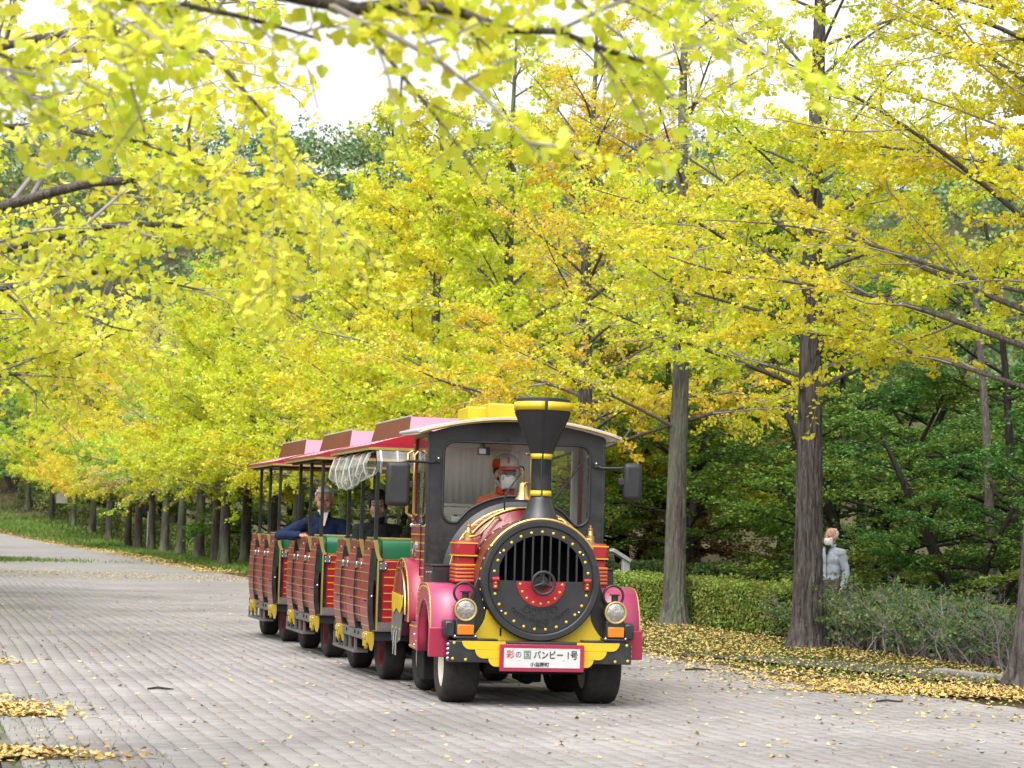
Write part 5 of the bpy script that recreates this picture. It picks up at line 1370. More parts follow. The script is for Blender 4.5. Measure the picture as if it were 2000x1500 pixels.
def trunk_mesh(h, r0, r1, name, mat, g, nseg=None, sides=40, furrow=.012, flare=.55, lean=(0,0), rings=90, bend=.06):
    z = -.08 + (h + .08)*np.linspace(0, 1, rings)**1.45; t = np.clip(z/h, 0, 1)
    r = r0*(1 - t) + r1*t + r0*flare*np.exp(-np.maximum(z, 0)/.22)
    a = np.arange(sides)*2*PI/sides
    Z, A = np.meshgrid(z, a, indexing='ij')
    ph = g.uniform(0, 6.28, 8)
    w = .55*np.sin(Z*1.3 + ph[0]) + .35*np.sin(Z*3.1 + ph[1])
    jx = .5*np.sin(Z*6.3 + 2*A + ph[4]) + .35*np.sin(Z*13.7 - 3*A + ph[5])
    rid = np.clip(np.minimum(np.abs(np.sin(A*6 + w*.9 + Z*1.5 + jx*.7 + ph[2])), np.abs(np.sin(A*7 - w*.9 - Z*1.3 + jx*.8 + ph[3])))/.42, 0, 1)**.7 - .8
    rid += .12*np.sin(Z*31 + A*4 + ph[6])*np.sin(A*9 + Z*7)
    root = np.exp(-np.maximum(Z, 0)/.28)*(np.sin(A*3 + ph[5])*.14 + np.sin(A*5 + ph[6])*.10)*r0
    Rr = r[:, None] + furrow*rid*(r[:, None]/r0) + root + g.normal(0, furrow*.07, Z.shape)
    cx = lean[0]*Z + bend*np.sin(Z*.8 + ph[7])*t[:, None]; cy = lean[1]*Z + bend*np.cos(Z*.6 + ph[0])*t[:, None]*.7
    V = np.stack([cx + Rr*np.cos(A), cy + Rr*np.sin(A), Z], -1).reshape(-1, 3)
    i = np.arange(rings*sides).reshape(rings, sides); nx = np.roll(i, -1, 1)
    F = np.stack([i[:-1], nx[:-1], nx[1:], i[1:]], -1).reshape(-1, 4)
    me = np_mesh(name, V, [F], mat); me.shade_smooth()
    def axis(zz): 
        tt = np.clip(zz/h, 0, 1)
        return np.stack([lean[0]*zz + bend*np.sin(zz*.8 + ph[7])*tt, lean[1]*zz + bend*np.cos(zz*.6 + ph[0])*tt*.7, zz], -1), r0*(1-tt) + r1*tt
    return me, axis

def ginkgo(seed, h=12, r0=.2, crown=2.7, n_limb=34, spread=4.2, topbare=.6, dens=1.0, leaf=.07, sub=9, tw=5, spacing=.05, spur=3.0, trunk_mat=None, furrow=.012, sides=36, rings=90, lean=(0,0), el=(8,30), fan=False, az=None, mult=1.0, botbare=0.0, flare=.5, lr=.0085, flat=.5, subang=48):
    g = np.random.default_rng(seed)
    tm, axis = trunk_mesh(h, r0, .025, 'trunk', trunk_mat or M['bark'], g, sides=sides, rings=rings, furrow=furrow, lean=lean, flare=flare)
    u = np.sort(g.uniform(0, 1, n_limb)**1.15); z = crown + u*(h - crown - .4)
    A = (np.arange(n_limb)*2.399 + g.normal(0, .35, n_limb)) if az is None else g.uniform(az[0], az[1], n_limb)
    S, rt = axis(z)
    prof = np.clip(1.05 - .80*u, .15, 1)
    L = spread*prof*g.uniform(.7, 1.1, n_limb)
    e = np.radians(el[0] + (el[1] - el[0])*g.uniform(0, 1, n_limb) + 32*u)
    D = np.stack([np.cos(A)*np.cos(e), np.sin(A)*np.cos(e), np.sin(e)], -1)
    m = 12
    LP = grow(g, S, D, L, m, .16, .035, .10)
    LR = (np.minimum(rt*.5, .010 + L*lr))[:, None]*np.linspace(1, .16, m)[None]
    dn = dens*np.where(u > topbare, g.choice([.04, .15, .5, .9], n_limb), g.choice([.35, .8, 1, 1, 1], n_limb))
    wood, (P, Dd, Nn, Sz) = bough_set(g, LP, LR, dn, sub, tw, leaf, spacing, spur, fan=fan, mult=mult, flat=flat, subang=subang)
    # a few thin shoots near the stem, mostly bare
    Vw, Fw = merge(wood[:1]); Vt, Ft = merge(wood[1:])
    LV, LF = leaf_verts(P, Dd, Nn, Sz, FAN if fan else KITE, FANF if fan else KITEF)
    lm = np_mesh('limbs', Vw, Fw, M['bough']); lm.shade_smooth(); tmw = np_mesh('twigs', Vt, Ft, M['twigs']); cm = np_mesh('crown', LV, [LF], M['ginkgo'])
    return dict(trunk=tm, limbs=lm, twigs=tmw, crown=cm, n=len(P))

def place_tree(name, T, loc, rz, label, col, group=None, s=1.0, trunkmat=None, cat='tree', sxy=1.0):
    e = empty(name, loc, rz, label, cat, group); e.scale = (s*sxy, s*sxy, s)
    for k in ('trunk', 'limbs', 'twigs', 'crown'):
        if k not in T or T[k] is None: continue
        if k == 'twigs': 
            pass
        o = bpy.data.objects.new(k if k != 'limbs' else 'limbs', T[k]); link(o, e); o.color = (*col, 1)
        if k == 'trunk' and trunkmat is not None:
            o.material_slots[0].link = 'OBJECT'; o.material_slots[0].material = trunkmat
        if k in ('crown', 'twigs', 'limbs'): o['kind'] = 'stuff'
    return e

LIME = (.68,.72,.04); YEL = (.80,.72,.04); GOLD = (.85,.63,.04); ORNG = (.87,.53,.06); GRN = (.33,.54,.05); PALE = (.80,.72,.20)
GA = 'ginkgo trees along the avenue'
def ginkgo_at(name_label, T, x, y, rz, col, s=1.0, tm=None, dz=-.02, sxy=1.0):
    return place_tree('ginkgo_tree', T, (x, y, float(tz(x, y)) + dz), rz, name_label, col, GA, s, tm, sxy=sxy)

# near trees, each its own
TD = ginkgo(31, 12.5, .20, 2.9, 58, 5.0, 1.1, 1.0, .066, 11, 5, .041, 3.3, el=(10,26), sides=60, rings=150, flare=.5, furrow=.035, lean=(.05,-.02), lr=.0055, flat=.28, subang=42)
TA = ginkgo(52, 12.0, .205, 3.0, 40, 4.4, .50, .95, .072, 10, 5, .048, 3.0, sides=96, rings=240, furrow=.042, flare=.62, lr=.0065, flat=.3)
TB = ginkgo(73, 12.0, .185, 3.2, 38, 4.2, .48, .9, .074, 9, 5, .052, 2.8, lr=.007, flat=.3, trunk_mat=M['barkmoss'], sides=60, rings=160, furrow=.028, flare=.6)
TC = ginkgo(94, 11.5, .20, 3.0, 40, 4.6, .70, 1.0, .084, 10, 5, .054, 3.0, sides=30, rings=60, flat=.35)
ginkgo_at('ginkgo with dark trunk cut off by the right border of the picture', TD, 5.44, 21.3, R(0), YEL)
ginkgo_at('ginkgo with deeply furrowed trunk hiding half of the standing man', TA, 4.07, 27.79, R(80), LIME)
ginkgo_at('ginkgo with mossy green trunk in front of the clipped hedge', TB, 2.76, 33.7, R(200), YEL)
ginkgo_at('golden ginkgo rising right behind the locomotive funnel', TC, 1.42, 39.8, R(20), GOLD)
# shared shapes for the rest of the avenue
G1 = ginkgo(11, 11.5, .20, 2.4, 48, 4.6, .95, 1.0, .105, 10, 5, .060, 3.0, sides=18, rings=30, trunk_mat=M['barkfar'])
G2 = ginkgo(12, 10.8, .19, 2.3, 46, 4.4, .85, 1.0, .105, 10, 5, .060, 3.0, sides=18, rings=30, trunk_mat=M['barkfar'])
G3 = ginkgo(13, 12.0, .21, 2.7, 38, 4.2, .60, .55, .088, 9, 5, .070, 2.4, sides=18, rings=30, trunk_mat=M['barkfar'])
GS = [G1, G2, G3]
row = [(-.15,46.0,0,LIME,'ginkgo with twin dark stems showing above the cab roof'),
       (-2.0,52.0,1,YEL,'yellow ginkgo with leaning dark limb above the pink carriage roofs'),
       (-3.6,57.5,0,LIME,'lime ginkgo behind the front carriage, second beyond the cab'),
       (-5.0,62.5,1,YEL,'ginkgo with forked trunk rising over the middle carriage roof'),
       (-6.9,67.5,0,LIME,'ginkgo whose grey trunk shows between the middle carriage posts'),
       (-8.3,72.5,1,YEL,'ginkgo trunk seen through the rear carriage posts'),
       (-9.55,75.0,0,LIME,'lime ginkgo at the back corner of the rear carriage'),
       (-9.75,70.9,1,LIME,'first ginkgo trunk left of the rear carriage'),
       (-10.9,76.8,0,YEL,'second ginkgo trunk left of the rear carriage'),
       (-12.7,84.6,1,GRN,'third ginkgo trunk left of the rear carriage'),
       (-14.3,90.0,2,PALE,'fourth ginkgo trunk left of the rear carriage, half bare crown'),
       (-16.1,96.5,2,PALE,'fifth ginkgo trunk left of the rear carriage, grey bare boughs'),
       (-17.6,101.5,0,PALE,'sixth ginkgo trunk left of the rear carriage'),
       (-18.9,105.0,1,YEL,'seventh ginkgo trunk left of the rear carriage'),
       (-20.7,112.0,0,YEL,'eighth ginkgo trunk left of the rear carriage'),
       (-24.2,124.5,1,GOLD,'fourth ginkgo trunk from the far end of the row'),
       (-27.4,135.5,0,GOLD,'third ginkgo trunk from the far end of the row'),
       (-31.2,147.5,1,LIME,'second ginkgo trunk from the far end of the row'),
       (-35.6,160.0,0,LIME,'lime ginkgo at the very far end of the right row'),
       (-40.3,172.0,1,GRN,'greenish ginkgo beyond the far bend of the avenue')]
rg = random.Random(5)
for k, (x, y, v, c, lab) in enumerate(row):
    ginkgo_at(lab, GS[v], x, y, rg.uniform(0, 6.28), c, rg.uniform(.98, 1.15), dz=-.06)
# second line of yellow crowns behind the row, filling the gaps
for k, (x, y, v, c, lab) in enumerate([(4.4,50,1,LIME,'lime ginkgo standing back between funnel and mossy trunk'),(2.0,56,0,YEL,'yellow ginkgo standing back above the cab roof'),
        (-.2,66,1,LIME,'tall lime ginkgo in the second line over the front carriage'),(-3.2,78,0,YEL,'bright yellow ginkgo in the second line over the middle carriage'),(-7.0,90,1,LIME,'lime ginkgo in the second line over the rear carriage')]):
    ginkgo_at(lab, GS[v], x, y, rg.uniform(0, 6.28), c, (.78 if k < 2 else 1.0), dz=-.06)
# left row, trunks outside the picture, boughs reaching in
for k, (x, y, v, c, lab) in enumerate([(-8.6,23.2,2,LIME,'ginkgo crown reaching in from the left border, mid height'),(-10.6,30.0,1,LIME,'lime ginkgo crown on the left border behind the nearest boughs'),
        (-12.6,37.0,0,GRN,'greener ginkgo crown low on the left border'),(-16.6,50.5,1,GRN,'green ginkgo crown hanging over the far left of the avenue'),
        (-20.8,64.0,0,GRN,'distant green ginkgo crown at the left border'),(-25.4,80.0,1,GRN,'farther green ginkgo on the left border'),(-30.0,97.0,0,GRN,'small distant green ginkgo at the left border'),(-37.5,120.0,1,LIME,'tiny distant ginkgo at the left border'),(-48.0,150.0,0,GRN,'green ginkgo where the avenue bends out of view')]):
    ginkgo_at(lab, GS[v], x, y, rg.uniform(0, 6.28), c, 1.0, dz=-.06)

# ---- overhanging boughs of the two nearest left trees (trunks stand just outside the picture)
def cam_pt(px, py, d):            # picture position at 2000 px width and distance -> place in the world
    u, v = px - 1000, py - 750; c, s = math.cos(R(1.6)), math.sin(R(1.6))
    u2, v2 = u*c + v*s, v*c - u*s; cp, sp = math.cos(R(4.12)), math.sin(R(4.12))
    x, y, z = u2/4000, cp + v2/4000*sp, sp - v2/4000*cp
    return np.array([x*d/y, d, 1.45 + z*d/y])
def near_tree(label, trunk, h, boughs, seed, leaf, tmat, sub, tw, spacing, spur, col, lf=(.42,.5), flat=.5):
    g = np.random.default_rng(seed)
    tm, axis = trunk_mesh(h, .19, .05, 'trunk', tmat, g, sides=32, rings=60)
    LP, LR, dn = [], [], []
    for pts, r0_, d_ in boughs:
        pts = np.array(pts); tt = np.linspace(0, 1, len(pts)); ti = np.linspace(0, 1, 14)
        q = np.stack([np.interp(ti, tt, pts[:, k]) for k in range(3)], -1)
        q[1:-1] = .25*q[:-2] + .5*q[1:-1] + .25*q[2:]
        q[2:-1] += g.normal(0, .012, (11, 3))
        LP.append(q - np.array([trunk[0], trunk[1], 0])); LR.append(r0_*np.linspace(1, .18, 14)); dn.append(d_)
    wood, (P, D, Nn, S) = bough_set(g, np.array(LP), np.array(LR), np.array(dn), sub, tw, leaf, spacing, spur, lf, fan=True, sides=(10,6,4), flat=flat)
    Vw, Fw = merge(wood[:1]); Vt, Ft = merge(wood[1:]); LV, LF = leaf_verts(P, D, Nn, S, FAN, FANF)
    lm = np_mesh('limbs', Vw, Fw, M['bough']); lm.shade_smooth()
    tw_ = np_mesh('twigs', Vt, Ft, M['twigs']); tw_.shade_smooth()
    T = dict(trunk=tm, limbs=lm, twigs=tw_, crown=np_mesh('crown', LV, [LF], M['ginkgofg']))
    return place_tree('ginkgo_tree', T, (trunk[0], trunk[1], -.02), 0, label, col, GA)
t1 = np.array([-4.6, 9.6]); 
def tk(z, t): return np.array([t[0], t[1], z])
C = cam_pt
near_tree('ginkgo overhanging from the left, thick grey bough crossing the upper left', t1, 7.5, [
    ([tk(2.2,t1), C(-330,470,9.7), C(0,388,9.7), C(150,352,9.6), C(290,335,9.4), C(380,300,9.2), C(480,330,8.9), C(590,420,8.7)], .034, .85),
    ([tk(2.9,t1), C(-300,330,9.9), C(100,112,10), C(210,62,10), C(330,18,10), C(480,-40,9.8), C(640,-60,9.6)], .040, .45),
    ([tk(1.9,t1), C(-300,560,9.5), C(40,470,9.3), C(200,430,9.2), C(340,420,9.0), C(500,450,8.8), C(620,450,8.6)], .026, 1.0),
    ([tk(1.7,t1), C(-300,600,10.4), C(60,540,10.6), C(220,520,10.4), C(400,560,10.2)], .024, 1.0),
    ([tk(3.0,t1), C(-260,180,8.8), C(60,60,8.4), C(250,40,8.0), C(430,110,7.6), C(540,240,7.4)], .024, 1.0),
    ([tk(2.6,t1), C(-240,300,9.0), C(0,240,8.6), C(160,230,8.3), C(300,280,8.1), C(480,330,7.9)], .022, .9),
    ([tk(2.0,t1), C(-260,640,11), C(0,600,11.5), C(120,600,11.4), C(260,640,11.2)], .02, 1.0),
    ([tk(1.6,t1), C(-200,760,11), C(0,728,11.6), C(60,720,11.6), C(130,700,11.5), C(230,640,11.4)], .02, .7),
    ], 301, .047, M['bark'], 10, 5, .043, 3.5, (.88,.86,.10), lf=(.28,.42))
t0_ = np.array([-3.9, 3.4])
near_tree('ginkgo beside the camera, blurred leaf sprays hanging across the top', t0_, 6.5, [
    ([tk(2.6,t0_), C(-500,-330,4.6), C(100,-150,4.9), C(500,-40,5.0), C(640,-20,5.1), C(800,0,5.2), C(980,20,5.3), C(1130,60,5.4), C(1270,110,5.5)], .03, 1.0),
    ([tk(2.7,t0_), C(-400,-400,5.0), C(300,-160,5.2), C(700,-70,5.3), C(1000,-30,5.5), C(1200,-20,5.6), C(1370,-10,5.8)], .024, 1.0),
    ([tk(2.4,t0_), C(-500,-260,4.7), C(-100,-100,4.9), C(200,-30,5.0), C(420,0,5.1), C(620,60,5.2)], .022, .75),
    ([tk(2.2,t0_), C(-600,-100,4.6), C(-250,20,4.8), C(-40,60,5.0), C(60,120,5.1)], .018, .8),
    ], 307, .047, M['bark'], 11, 4, .045, 2.9, (.82,.84,.08), lf=(.16,.45), flat=.9)

# ------------------------------------------------------------------ maples and woodland behind the hedge
def maple(seed, h=7.5, spread=3.8, leaf=.085, stems=3, mat='maple', per=10, tw=7, n_limb=30, base=.9, spacing=.062, spur=3.2):
    g = np.random.default_rng(seed)
    wood = []; S, D, L = [], [], []
    SP = grow(g, np.zeros((stems, 3)) + g.normal(0, .1, (stems, 3))*np.array([1,1,0]), unit(np.stack([g.normal(0, .28, stems), g.normal(0, .28, stems), np.ones(stems)], -1)), np.full(stems, h*.85), 12, .0, .03)
    SR = np.linspace(.11, .03, 12)[None]*g.uniform(.8, 1.2, stems)[:, None]
    Vt0, Ft0 = batch_tubes(SP, SR, 12)
    pi = g.integers(0, stems, n_limb); u = np.sort(g.uniform(0, 1, n_limb)); t = .16 + .8*u
    f = t*11; i0 = np.minimum(f.astype(int), 10); fr_ = (f-i0)[:, None]
    S = SP[pi, i0]*(1-fr_) + SP[pi, i0+1]*fr_
    A = np.arange(n_limb)*2.399 + g.normal(0, .4, n_limb); e = np.radians(g.uniform(2, 26, n_limb) + 25*u)
    D = np.stack([np.cos(A)*np.cos(e), np.sin(A)*np.cos(e), np.sin(e)], -1)
    L = spread*(1.05 - .6*u)*g.uniform(.65, 1.1, n_limb)
    LP = grow(g, S, D, L, 10, .22, .03, .06); LR = (.010 + L*.008)[:, None]*np.linspace(1, .15, 10)[None]
    wood, (P, Dd, Nn, Sz) = bough_set(g, LP, LR, np.full(n_limb, 1.0), per, tw, leaf, spacing, spur, (.45,.5), flat=.18, leafdown=.1)
    Nn = unit(g.normal(0, .35, (len(P), 3)) + np.array([0, 0, 1.]))   # layered sprays, leaves held flat
    Dd = unit(Dd*np.array([1, 1, .3]))
    LV, LF = leaf_verts(P, Dd, Nn, Sz, KITE*np.array([.9, 1, 1]), KITEF)
    Vw, Fw = merge(wood)
    tm = np_mesh('trunk', Vt0, [Ft0], M['darkbark']); tm.shade_smooth()
    return dict(trunk=tm, limbs=np_mesh('limbs', Vw, Fw, M['darkbark']), crown=np_mesh('crown', LV, [LF], M[mat]), n=len(P))
MP = [maple(201, 7.2, 3.9), maple(202, 8.6, 4.2, stems=2), maple(203, 5.6, 3.4, stems=4)]
MG = 'maples behind the hedge'
DG = (.09,.22,.042); MGc = (.16,.29,.045); YG = (.29,.33,.045); RG = (.38,.20,.07)
mps = [(3.7,42.5,0,MGc,1.0,'yellow green maple spreading behind the mossy trunk'),(7.1,40.0,2,MGc,1.0,'green maple spreading just behind the standing man'),
       (9.6,37.5,1,DG,1.0,'dark green maple with slanting stems near the right border'),(11.6,44,0,DG,1.1,'deep green maple farther back at the right border'),
       (6.2,48,1,DG,1.1,'tall dark maple between the two big trunks'),(1.6,50,0,YG,1.0,'olive maple beside the black mirror of the locomotive'),
       (3.2,53,2,RG,1.35,'reddening maple above the signboard'),(8.7,54,1,DG,1.2,'shaded maple deep in the wood right of the furrowed trunk'),(13.2,52,2,DG,1.5,'shaded maple deep in the wood by the right border'),
       (4.6,62,1,DG,1.3,'large shaded maple deep behind the mossy trunk'),(-.8,60,0,MGc,1.2,'green maple behind the cab roof'),(10.8,64,0,DG,1.5,'large shaded maple at the back of the wood on the right'),
       (16,60,1,DG,1.5,'outermost shaded maple of the wood'),(-4.0,72,1,MGc,1.2,'green maple behind the carriages'),(.8,74,0,DG,1.6,'big green tree behind the funnel'),(-9.0,84,2,DG,1.6,'green tree seen between carriage posts'),
       (-13.5,96,1,DG,1.4,'dark tree behind the hedge left of the carriages'),(-18,110,0,DG,1.5,'dark tree behind the far hedge'),(-24,130,1,DG,1.5,'dark tree behind the far end of the row'),(-33,158,0,DG,1.6,'dark tree closing the view down the avenue'),
       (-44,182,1,DG,1.8,'dark tree at the far bend'),(-52,188,0,DG,1.8,'dark tree left of the far bend'),(7.6,33.6,2,DG,.75,'low dark maple bough thicket right of the standing man'),(11.0,31.0,2,DG,.85,'dark maple at the right border behind the shaggy shrubs'),
       (6.5,75,1,DG,2.0,'very tall green tree rising behind the two big trunks'),(11.5,80,0,DG,2.1,'very tall green tree at the upper right'),(1.0,92,1,DG,2.0,'tall green tree far behind the golden ginkgo')]
for x, y, v, c, s, lab in mps:
    place_tree('maple_tree', MP[v], (x, y, float(tz(x, y)) - .05), rg.uniform(0, 6.28), lab, c, MG, s)
# slim pale stem in the wood
g = np.random.default_rng(9)
tm, _ax = trunk_mesh(6.0, .10, .05, 'trunk', M['bough'], g, sides=20, rings=40, furrow=.004, flare=.2, lean=(-.06, 0))
e = empty('slim_tree', (8.55, 36.0, -.03), 0, 'slim pale grey stem leaning left at the edge of the wood', 'tree')
link(bpy.data.objects.new('trunk', tm), e)

# ------------------------------------------------------------------ far wooded hill
def forest():
    g = np.random.default_rng(77)
    n = 900
    y = 165 + 195*g.uniform(0, 1, n)**.7; x = g.uniform(-1, 1, n)*(.28*y + 8) - .03*y
    ok = (x - xr(np.minimum(y, 215)) > 9) | (x - xl(np.minimum(y, 215)) < -9) | (y > 205)
    x, y = x[ok], y[ok]; n = len(x); r = g.uniform(2.4, 4.4, n); hh = g.uniform(5, 10, n)
    per = 100
    i = np.repeat(np.arange(n), per); d = unit(g.normal(0, 1, (n*per, 3))); d[:, 2] = np.abs(d[:, 2])*1.1 - .25
    lump = 1 + .18*np.sin(d[:, 0]*6 + i) + .15*np.sin(d[:, 1]*8 + i*2.1)
    P = np.stack([x[i], y[i], tz(x[i], y[i]) + hh[i]*.55], -1) + d*np.stack([r[i], r[i], hh[i]*.5], -1)*(lump*g.uniform(.8, 1.03, n*per))[:, None]
    Nn = unit(d + g.normal(0, .6, d.shape)); D = unit(np.cross(Nn, g.normal(0, 1, d.shape)))
    LV, LF = leaf_verts(P, D, Nn, g.uniform(.4, .85, n*per), KITE, KITEF)
    o = bpy.data.objects.new('distant_forest', np_mesh('distant_forest', LV, [LF], M['forest'])); link(o)
    tag(o, 'green wooded hillside filling the distance behind the avenue', 'forest', kind='stuff')
forest()

# ------------------------------------------------------------------ hedges and shrubs
def hedge_obj(name, pts, width, height, n, leaf, col, label, seed, cat='hedge', rough=.04, brown=None, group=None):
    g = np.random.default_rng(seed); pts = np.array(pts, float)
    o0 = pts.mean(0); e = empty(name, (o0[0], o0[1], float(tz(*o0))), 0, label, cat, group)
    seg = np.linalg.norm(pts[1:] - pts[:-1], axis=1); cum = np.concatenate([[0], np.cumsum(seg)])
    def at(s): return np.stack([np.interp(s, cum, pts[:, 0]), np.interp(s, cum, pts[:, 1])], -1)
    s = g.uniform(0, cum[-1], n); p = at(s); p2 = at(np.minimum(s + .1, cum[-1])); p1 = at(np.maximum(s - .1, 0))
    t = unit(p2 - p1); nr = np.stack([t[:, 1], -t[:, 0]], -1)
    face = g.uniform(0, 1, n); w = np.where(face < .38, width/2, np.where(face < .52, -width/2, g.uniform(-.5, .5, n)*width))
    endm = g.uniform(0, 1, n) < min(.12, .8*width/cum[-1]); s = np.where(endm, np.where(g.uniform(0, 1, n) < .5, g.uniform(-.03, .05, n), cum[-1] + g.uniform(-.05, .03, n)), s)
    hgt = height*(1 + .05*np.sin(s*2.1) + .03*np.sin(s*5.3))
    zz = np.where(face < .52, g.uniform(.02, 1, n)*hgt, hgt)
    dep = np.abs(g.normal(0, rough, n)); sgn = np.where(face < .38, -1., np.where(face < .52, 1., 0))
    w = np.where(endm, g.uniform(-.5, .5, n)*width, w); zz = np.where(endm, g.uniform(.02, 1, n)*hgt, zz); p = at(s); p = p + np.where(endm, np.where(s < cum[-1]/2, -1., 1.)*.02, 0)[:, None]*t
    w = w + sgn*dep + .03*np.sin(s*4 + zz*6); zz = zz - np.where(face >= .52, dep, 0) + np.where((face >= .52) & (g.uniform(0, 1, n) < .12), g.uniform(0, .06, n), 0)
    P = np.stack([p[:, 0] + nr[:, 0]*w - o0[0], p[:, 1] + nr[:, 1]*w - o0[1], zz + tz(p[:, 0], p[:, 1]) - tz(*o0)], -1)
    out = np.stack([nr[:, 0]*-sgn, nr[:, 1]*-sgn, np.where(face >= .52, 1., .25)], -1)
    Nn = unit(out + g.normal(0, .6, (n, 3))); D = unit(g.normal(0, 1, (n, 3)) + np.array([0, 0, .4]))
    LV, LF = leaf_verts(P, D, Nn, leaf*g.uniform(.6, 1.2, n), KITE, KITEF)
    o = bpy.data.objects.new('foliage', np_mesh('foliage', LV, [LF], M['hedge'])); link(o, e); o.color = (*col, 1); o['kind'] = 'stuff'
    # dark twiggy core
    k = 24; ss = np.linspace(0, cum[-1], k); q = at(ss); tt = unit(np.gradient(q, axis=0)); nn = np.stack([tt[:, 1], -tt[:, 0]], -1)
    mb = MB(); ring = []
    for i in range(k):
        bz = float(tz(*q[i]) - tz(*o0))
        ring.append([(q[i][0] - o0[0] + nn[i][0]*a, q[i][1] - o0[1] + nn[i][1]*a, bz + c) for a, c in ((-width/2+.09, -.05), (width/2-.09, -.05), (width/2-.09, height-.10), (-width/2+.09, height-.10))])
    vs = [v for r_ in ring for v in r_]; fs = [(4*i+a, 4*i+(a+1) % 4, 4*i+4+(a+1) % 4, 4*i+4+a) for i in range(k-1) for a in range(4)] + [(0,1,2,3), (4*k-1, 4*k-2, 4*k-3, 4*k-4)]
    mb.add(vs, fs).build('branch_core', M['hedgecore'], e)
    return e
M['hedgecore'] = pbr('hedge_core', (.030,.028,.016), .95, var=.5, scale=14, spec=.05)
HG = (.22,.32,.05)
hedge_obj('hedge', [(0.98,40.8),(2.33,37.15),(3.56,33.8),(4.20,31.8),(4.4,31.0)], 1.0, .72, 42000, .050, HG, 'clipped green hedge behind the mossy trunk', 41)
hedge_obj('hedge', [(-10.5,80),(-6.6,68),(-3.0,57),(0,46.5)], 1.0, 1.0, 15000, .10, (.13,.21,.04), 'leafy hedge running behind the carriages', 42)
hedge_obj('hedge', [(-20.0,114),(-16.3,102),(-13.2,91.0),(-10.6,81)], 1.2, 1.25, 12000, .13, (.16,.29,.05), 'bright green hedge left of the rear carriage', 43)
hedge_obj('hedge', [(-42,178),(-34.5,162),(-29,146),(-23.5,128),(-20.2,115)], 1.4, 1.3, 12000, .18, (.13,.19,.04), 'dull clipped hedge along the far end of the row', 44)
hedge_obj('hedge', [(-40,186),(-28,152),(-20,122)], 1.6, 1.7, 8000, .2, (.03,.055,.015), 'dark tall hedge behind the far clipped one', 45)
hedge_obj('hedge', [(-72,176),(-58,190),(-44,192)], 2.0, 2.2, 6000, .25, (.06,.12,.03), 'dark hedge closing the far bend of the avenue', 47)
hedge_obj('hedge', [(5.9,28.6),(7.2,25.0),(7.6,23.4)], .8, .62, 9000, .05, (.17,.25,.04), 'small green hedge behind the shaggy shrubs at the right border', 46)
# low shrubs along the wood
for k, (x, y, r, lab) in enumerate([(1.5,44.5,1.0,'low dark shrub beside the signboard'),(3.6,43.0,1.1,'low dark shrub behind the mossy trunk'),(5.0,41.5,1.1,'low dark shrub between the two big trunks'),(7.6,38.6,.9,'low shrub right of the standing man')]):
    hedge_obj('shrub', [(x-r, y+.3), (x, y), (x+r, y-.4)], 1.3, .85, 6000, .075, (.075,.17,.045), lab, 60+k, 'shrub', rough=.10)

# shaggy shrubs, half bare
def shaggy(x, y, r, h, seed, label, leafy=.6, col=(.10,.21,.055)):
    g = np.random.default_rng(seed); n = 46
    A = g.uniform(0, 6.28, n); e_ = np.radians(g.uniform(38, 85, n))
    D = np.stack([np.cos(A)*np.cos(e_), np.sin(A)*np.cos(e_), np.sin(e_)], -1)
    S = np.stack([g.normal(0, r*.35, n), g.normal(0, r*.35, n), np.zeros(n)], -1)
    L = h*g.uniform(.65, 1.1, n)/np.maximum(np.sin(e_), .7)
    LP = grow(g, S, D, L, 8, .05, .06); LR = g.uniform(.006, .013, n)[:, None]*np.linspace(1, .3, 8)[None]
    wood, (P, Dd, Nn, Sz) = bough_set(g, LP, LR, g.choice([.1, .5, 1.0], n, p=[1-leafy, leafy*.4, leafy*.6]), 5, 3, .060, .042, 2.2, (.42,.5), flat=1.0, subang=38)
    V, F = merge(wood); LV, LF = leaf_verts(P, Dd, Nn, Sz, KITE*np.array([.7,1.1,1]), KITEF)
    e = empty('shaggy_shrub', (x, y, -.02), 0, label, 'shrub', 'shaggy shrubs beside the verge')
    o = bpy.data.objects.new('twigs', np_mesh('twigs', V, F, M['twigs'])); link(o, e); o['kind'] = 'stuff'
    o = bpy.data.objects.new('foliage', np_mesh('foliage', LV, [LF], M['hedge'])); link(o, e); o.color = (*col, 1); o['kind'] = 'stuff'
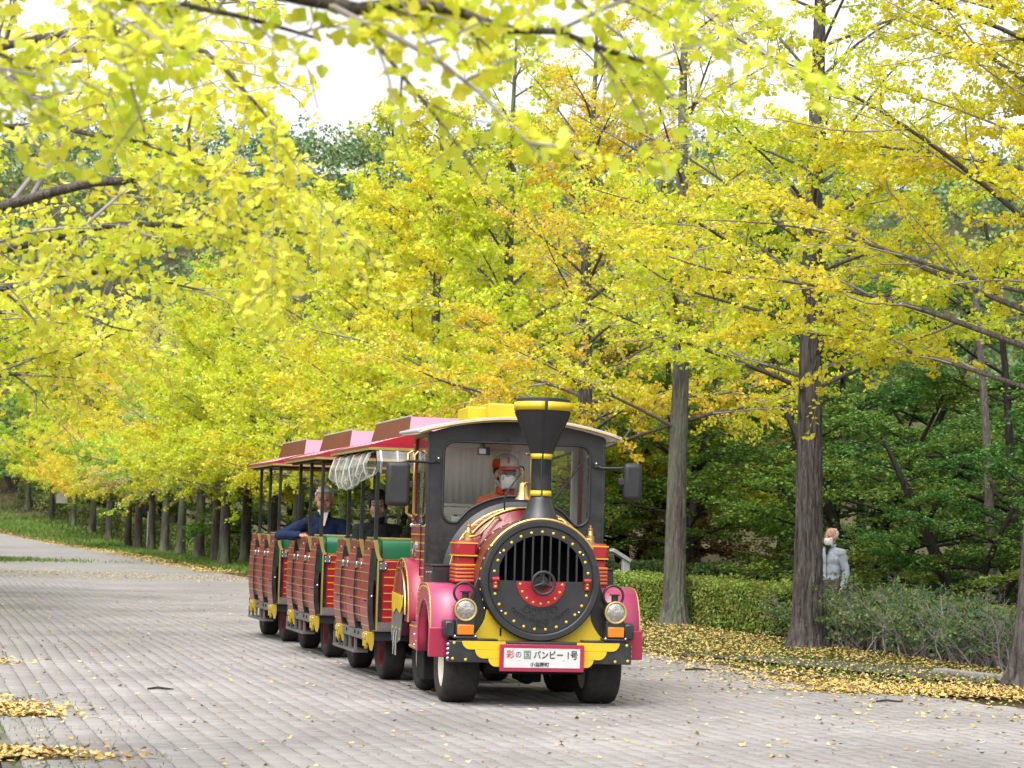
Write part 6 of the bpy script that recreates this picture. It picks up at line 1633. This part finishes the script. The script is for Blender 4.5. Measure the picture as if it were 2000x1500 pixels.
for k, (x, y, r, h, lf_, lab) in enumerate([(4.45,28.9,.45,.64,.85,'leafy shrub directly right of the furrowed trunk'),(4.85,28.2,.55,.74,.7,'shaggy shrub with grey twigs below the standing man'),
        (5.15,27.2,.6,.78,.7,'twiggy shrub in the middle of the shaggy row'),(5.5,26.2,.6,.78,.6,'grey green shrub right of the middle of the shaggy row'),(5.75,25.2,.5,.72,.45,'half bare shrub near the kerb'),(5.85,24.2,.4,.62,.15,'bare grey shrub beside the trunk on the right border')]):
    shaggy(x, y, r, h, 80+k, lab, lf_)

# ------------------------------------------------------------------ signs
e = empty('signboard', (2.32, 40.2, -.02), R(25), 'bent grey metal signboard standing behind the clipped hedge', 'sign')
MB().box(-.075,.075,-.04,.04,0,1.0).build('post', M['signgrey'], e, bevel=.008)
m_ = Matrix.Translation((0,0,1.0)) @ Matrix.Rotation(R(28), 4, 'Y')
MB().box(-.36,.09,-.09,.09,-.035,.035,m_).build('panel', M['signgrey'], e, bevel=.008)
e = empty('notice_sign', (-34.5, 158.5, float(tz(-34.5,158.5))), R(10), 'white notice sign on dark legs at the far end of the avenue', 'sign')
MB().box(-.42,.42,-.03,.03,1.35,2.35).build('panel', M['white'], e, bevel=.01)
for x in (-.3,.3): MB().box(x-.03,x+.03,-.03,.03,0,1.36).build('leg', M['satin'], e)
e = empty('marker_post', (-18.0, 103.0, 0), R(10), 'slim white marker post between far ginkgo trunks', 'post')
MB().box(-.09,.09,-.05,.05,0,1.95).build('shaft', M['white'], e, bevel=.02)
MB().box(-.11,.11,-.07,.07,1.95,2.0).build('cap', M['satin'], e, bevel=.01)
# twigs lying on the paving
for k, (x, y, L_, a, lab) in enumerate([(1.95,22.2,.32,.2,'dark dry twig on the paving left of the leaf drift'),(-3.05,17.7,.22,.1,'short dark stick lying on the left paving'),(3.35,18.55,.25,.1,'dark stick at the front of the right leaf drift')]):
    o = MB().tube([(0,0,.02),(L_*.4,.02,.03),(L_*.75,-.01,.025),(L_,.02,.02)], [.008,.011,.009,.004], 7).build('fallen_twig', M['darkbark'], smooth=60)
    o.location = (x, y, 0); o.rotation_euler = (0, 0, a); tag(o, lab, 'twig', 'twigs on the paving')
print('LEAVES', TD['n'], TA['n'], TB['n'], TC['n'], G1['n'], G2['n'], G3['n'], [m['n'] for m in MP])
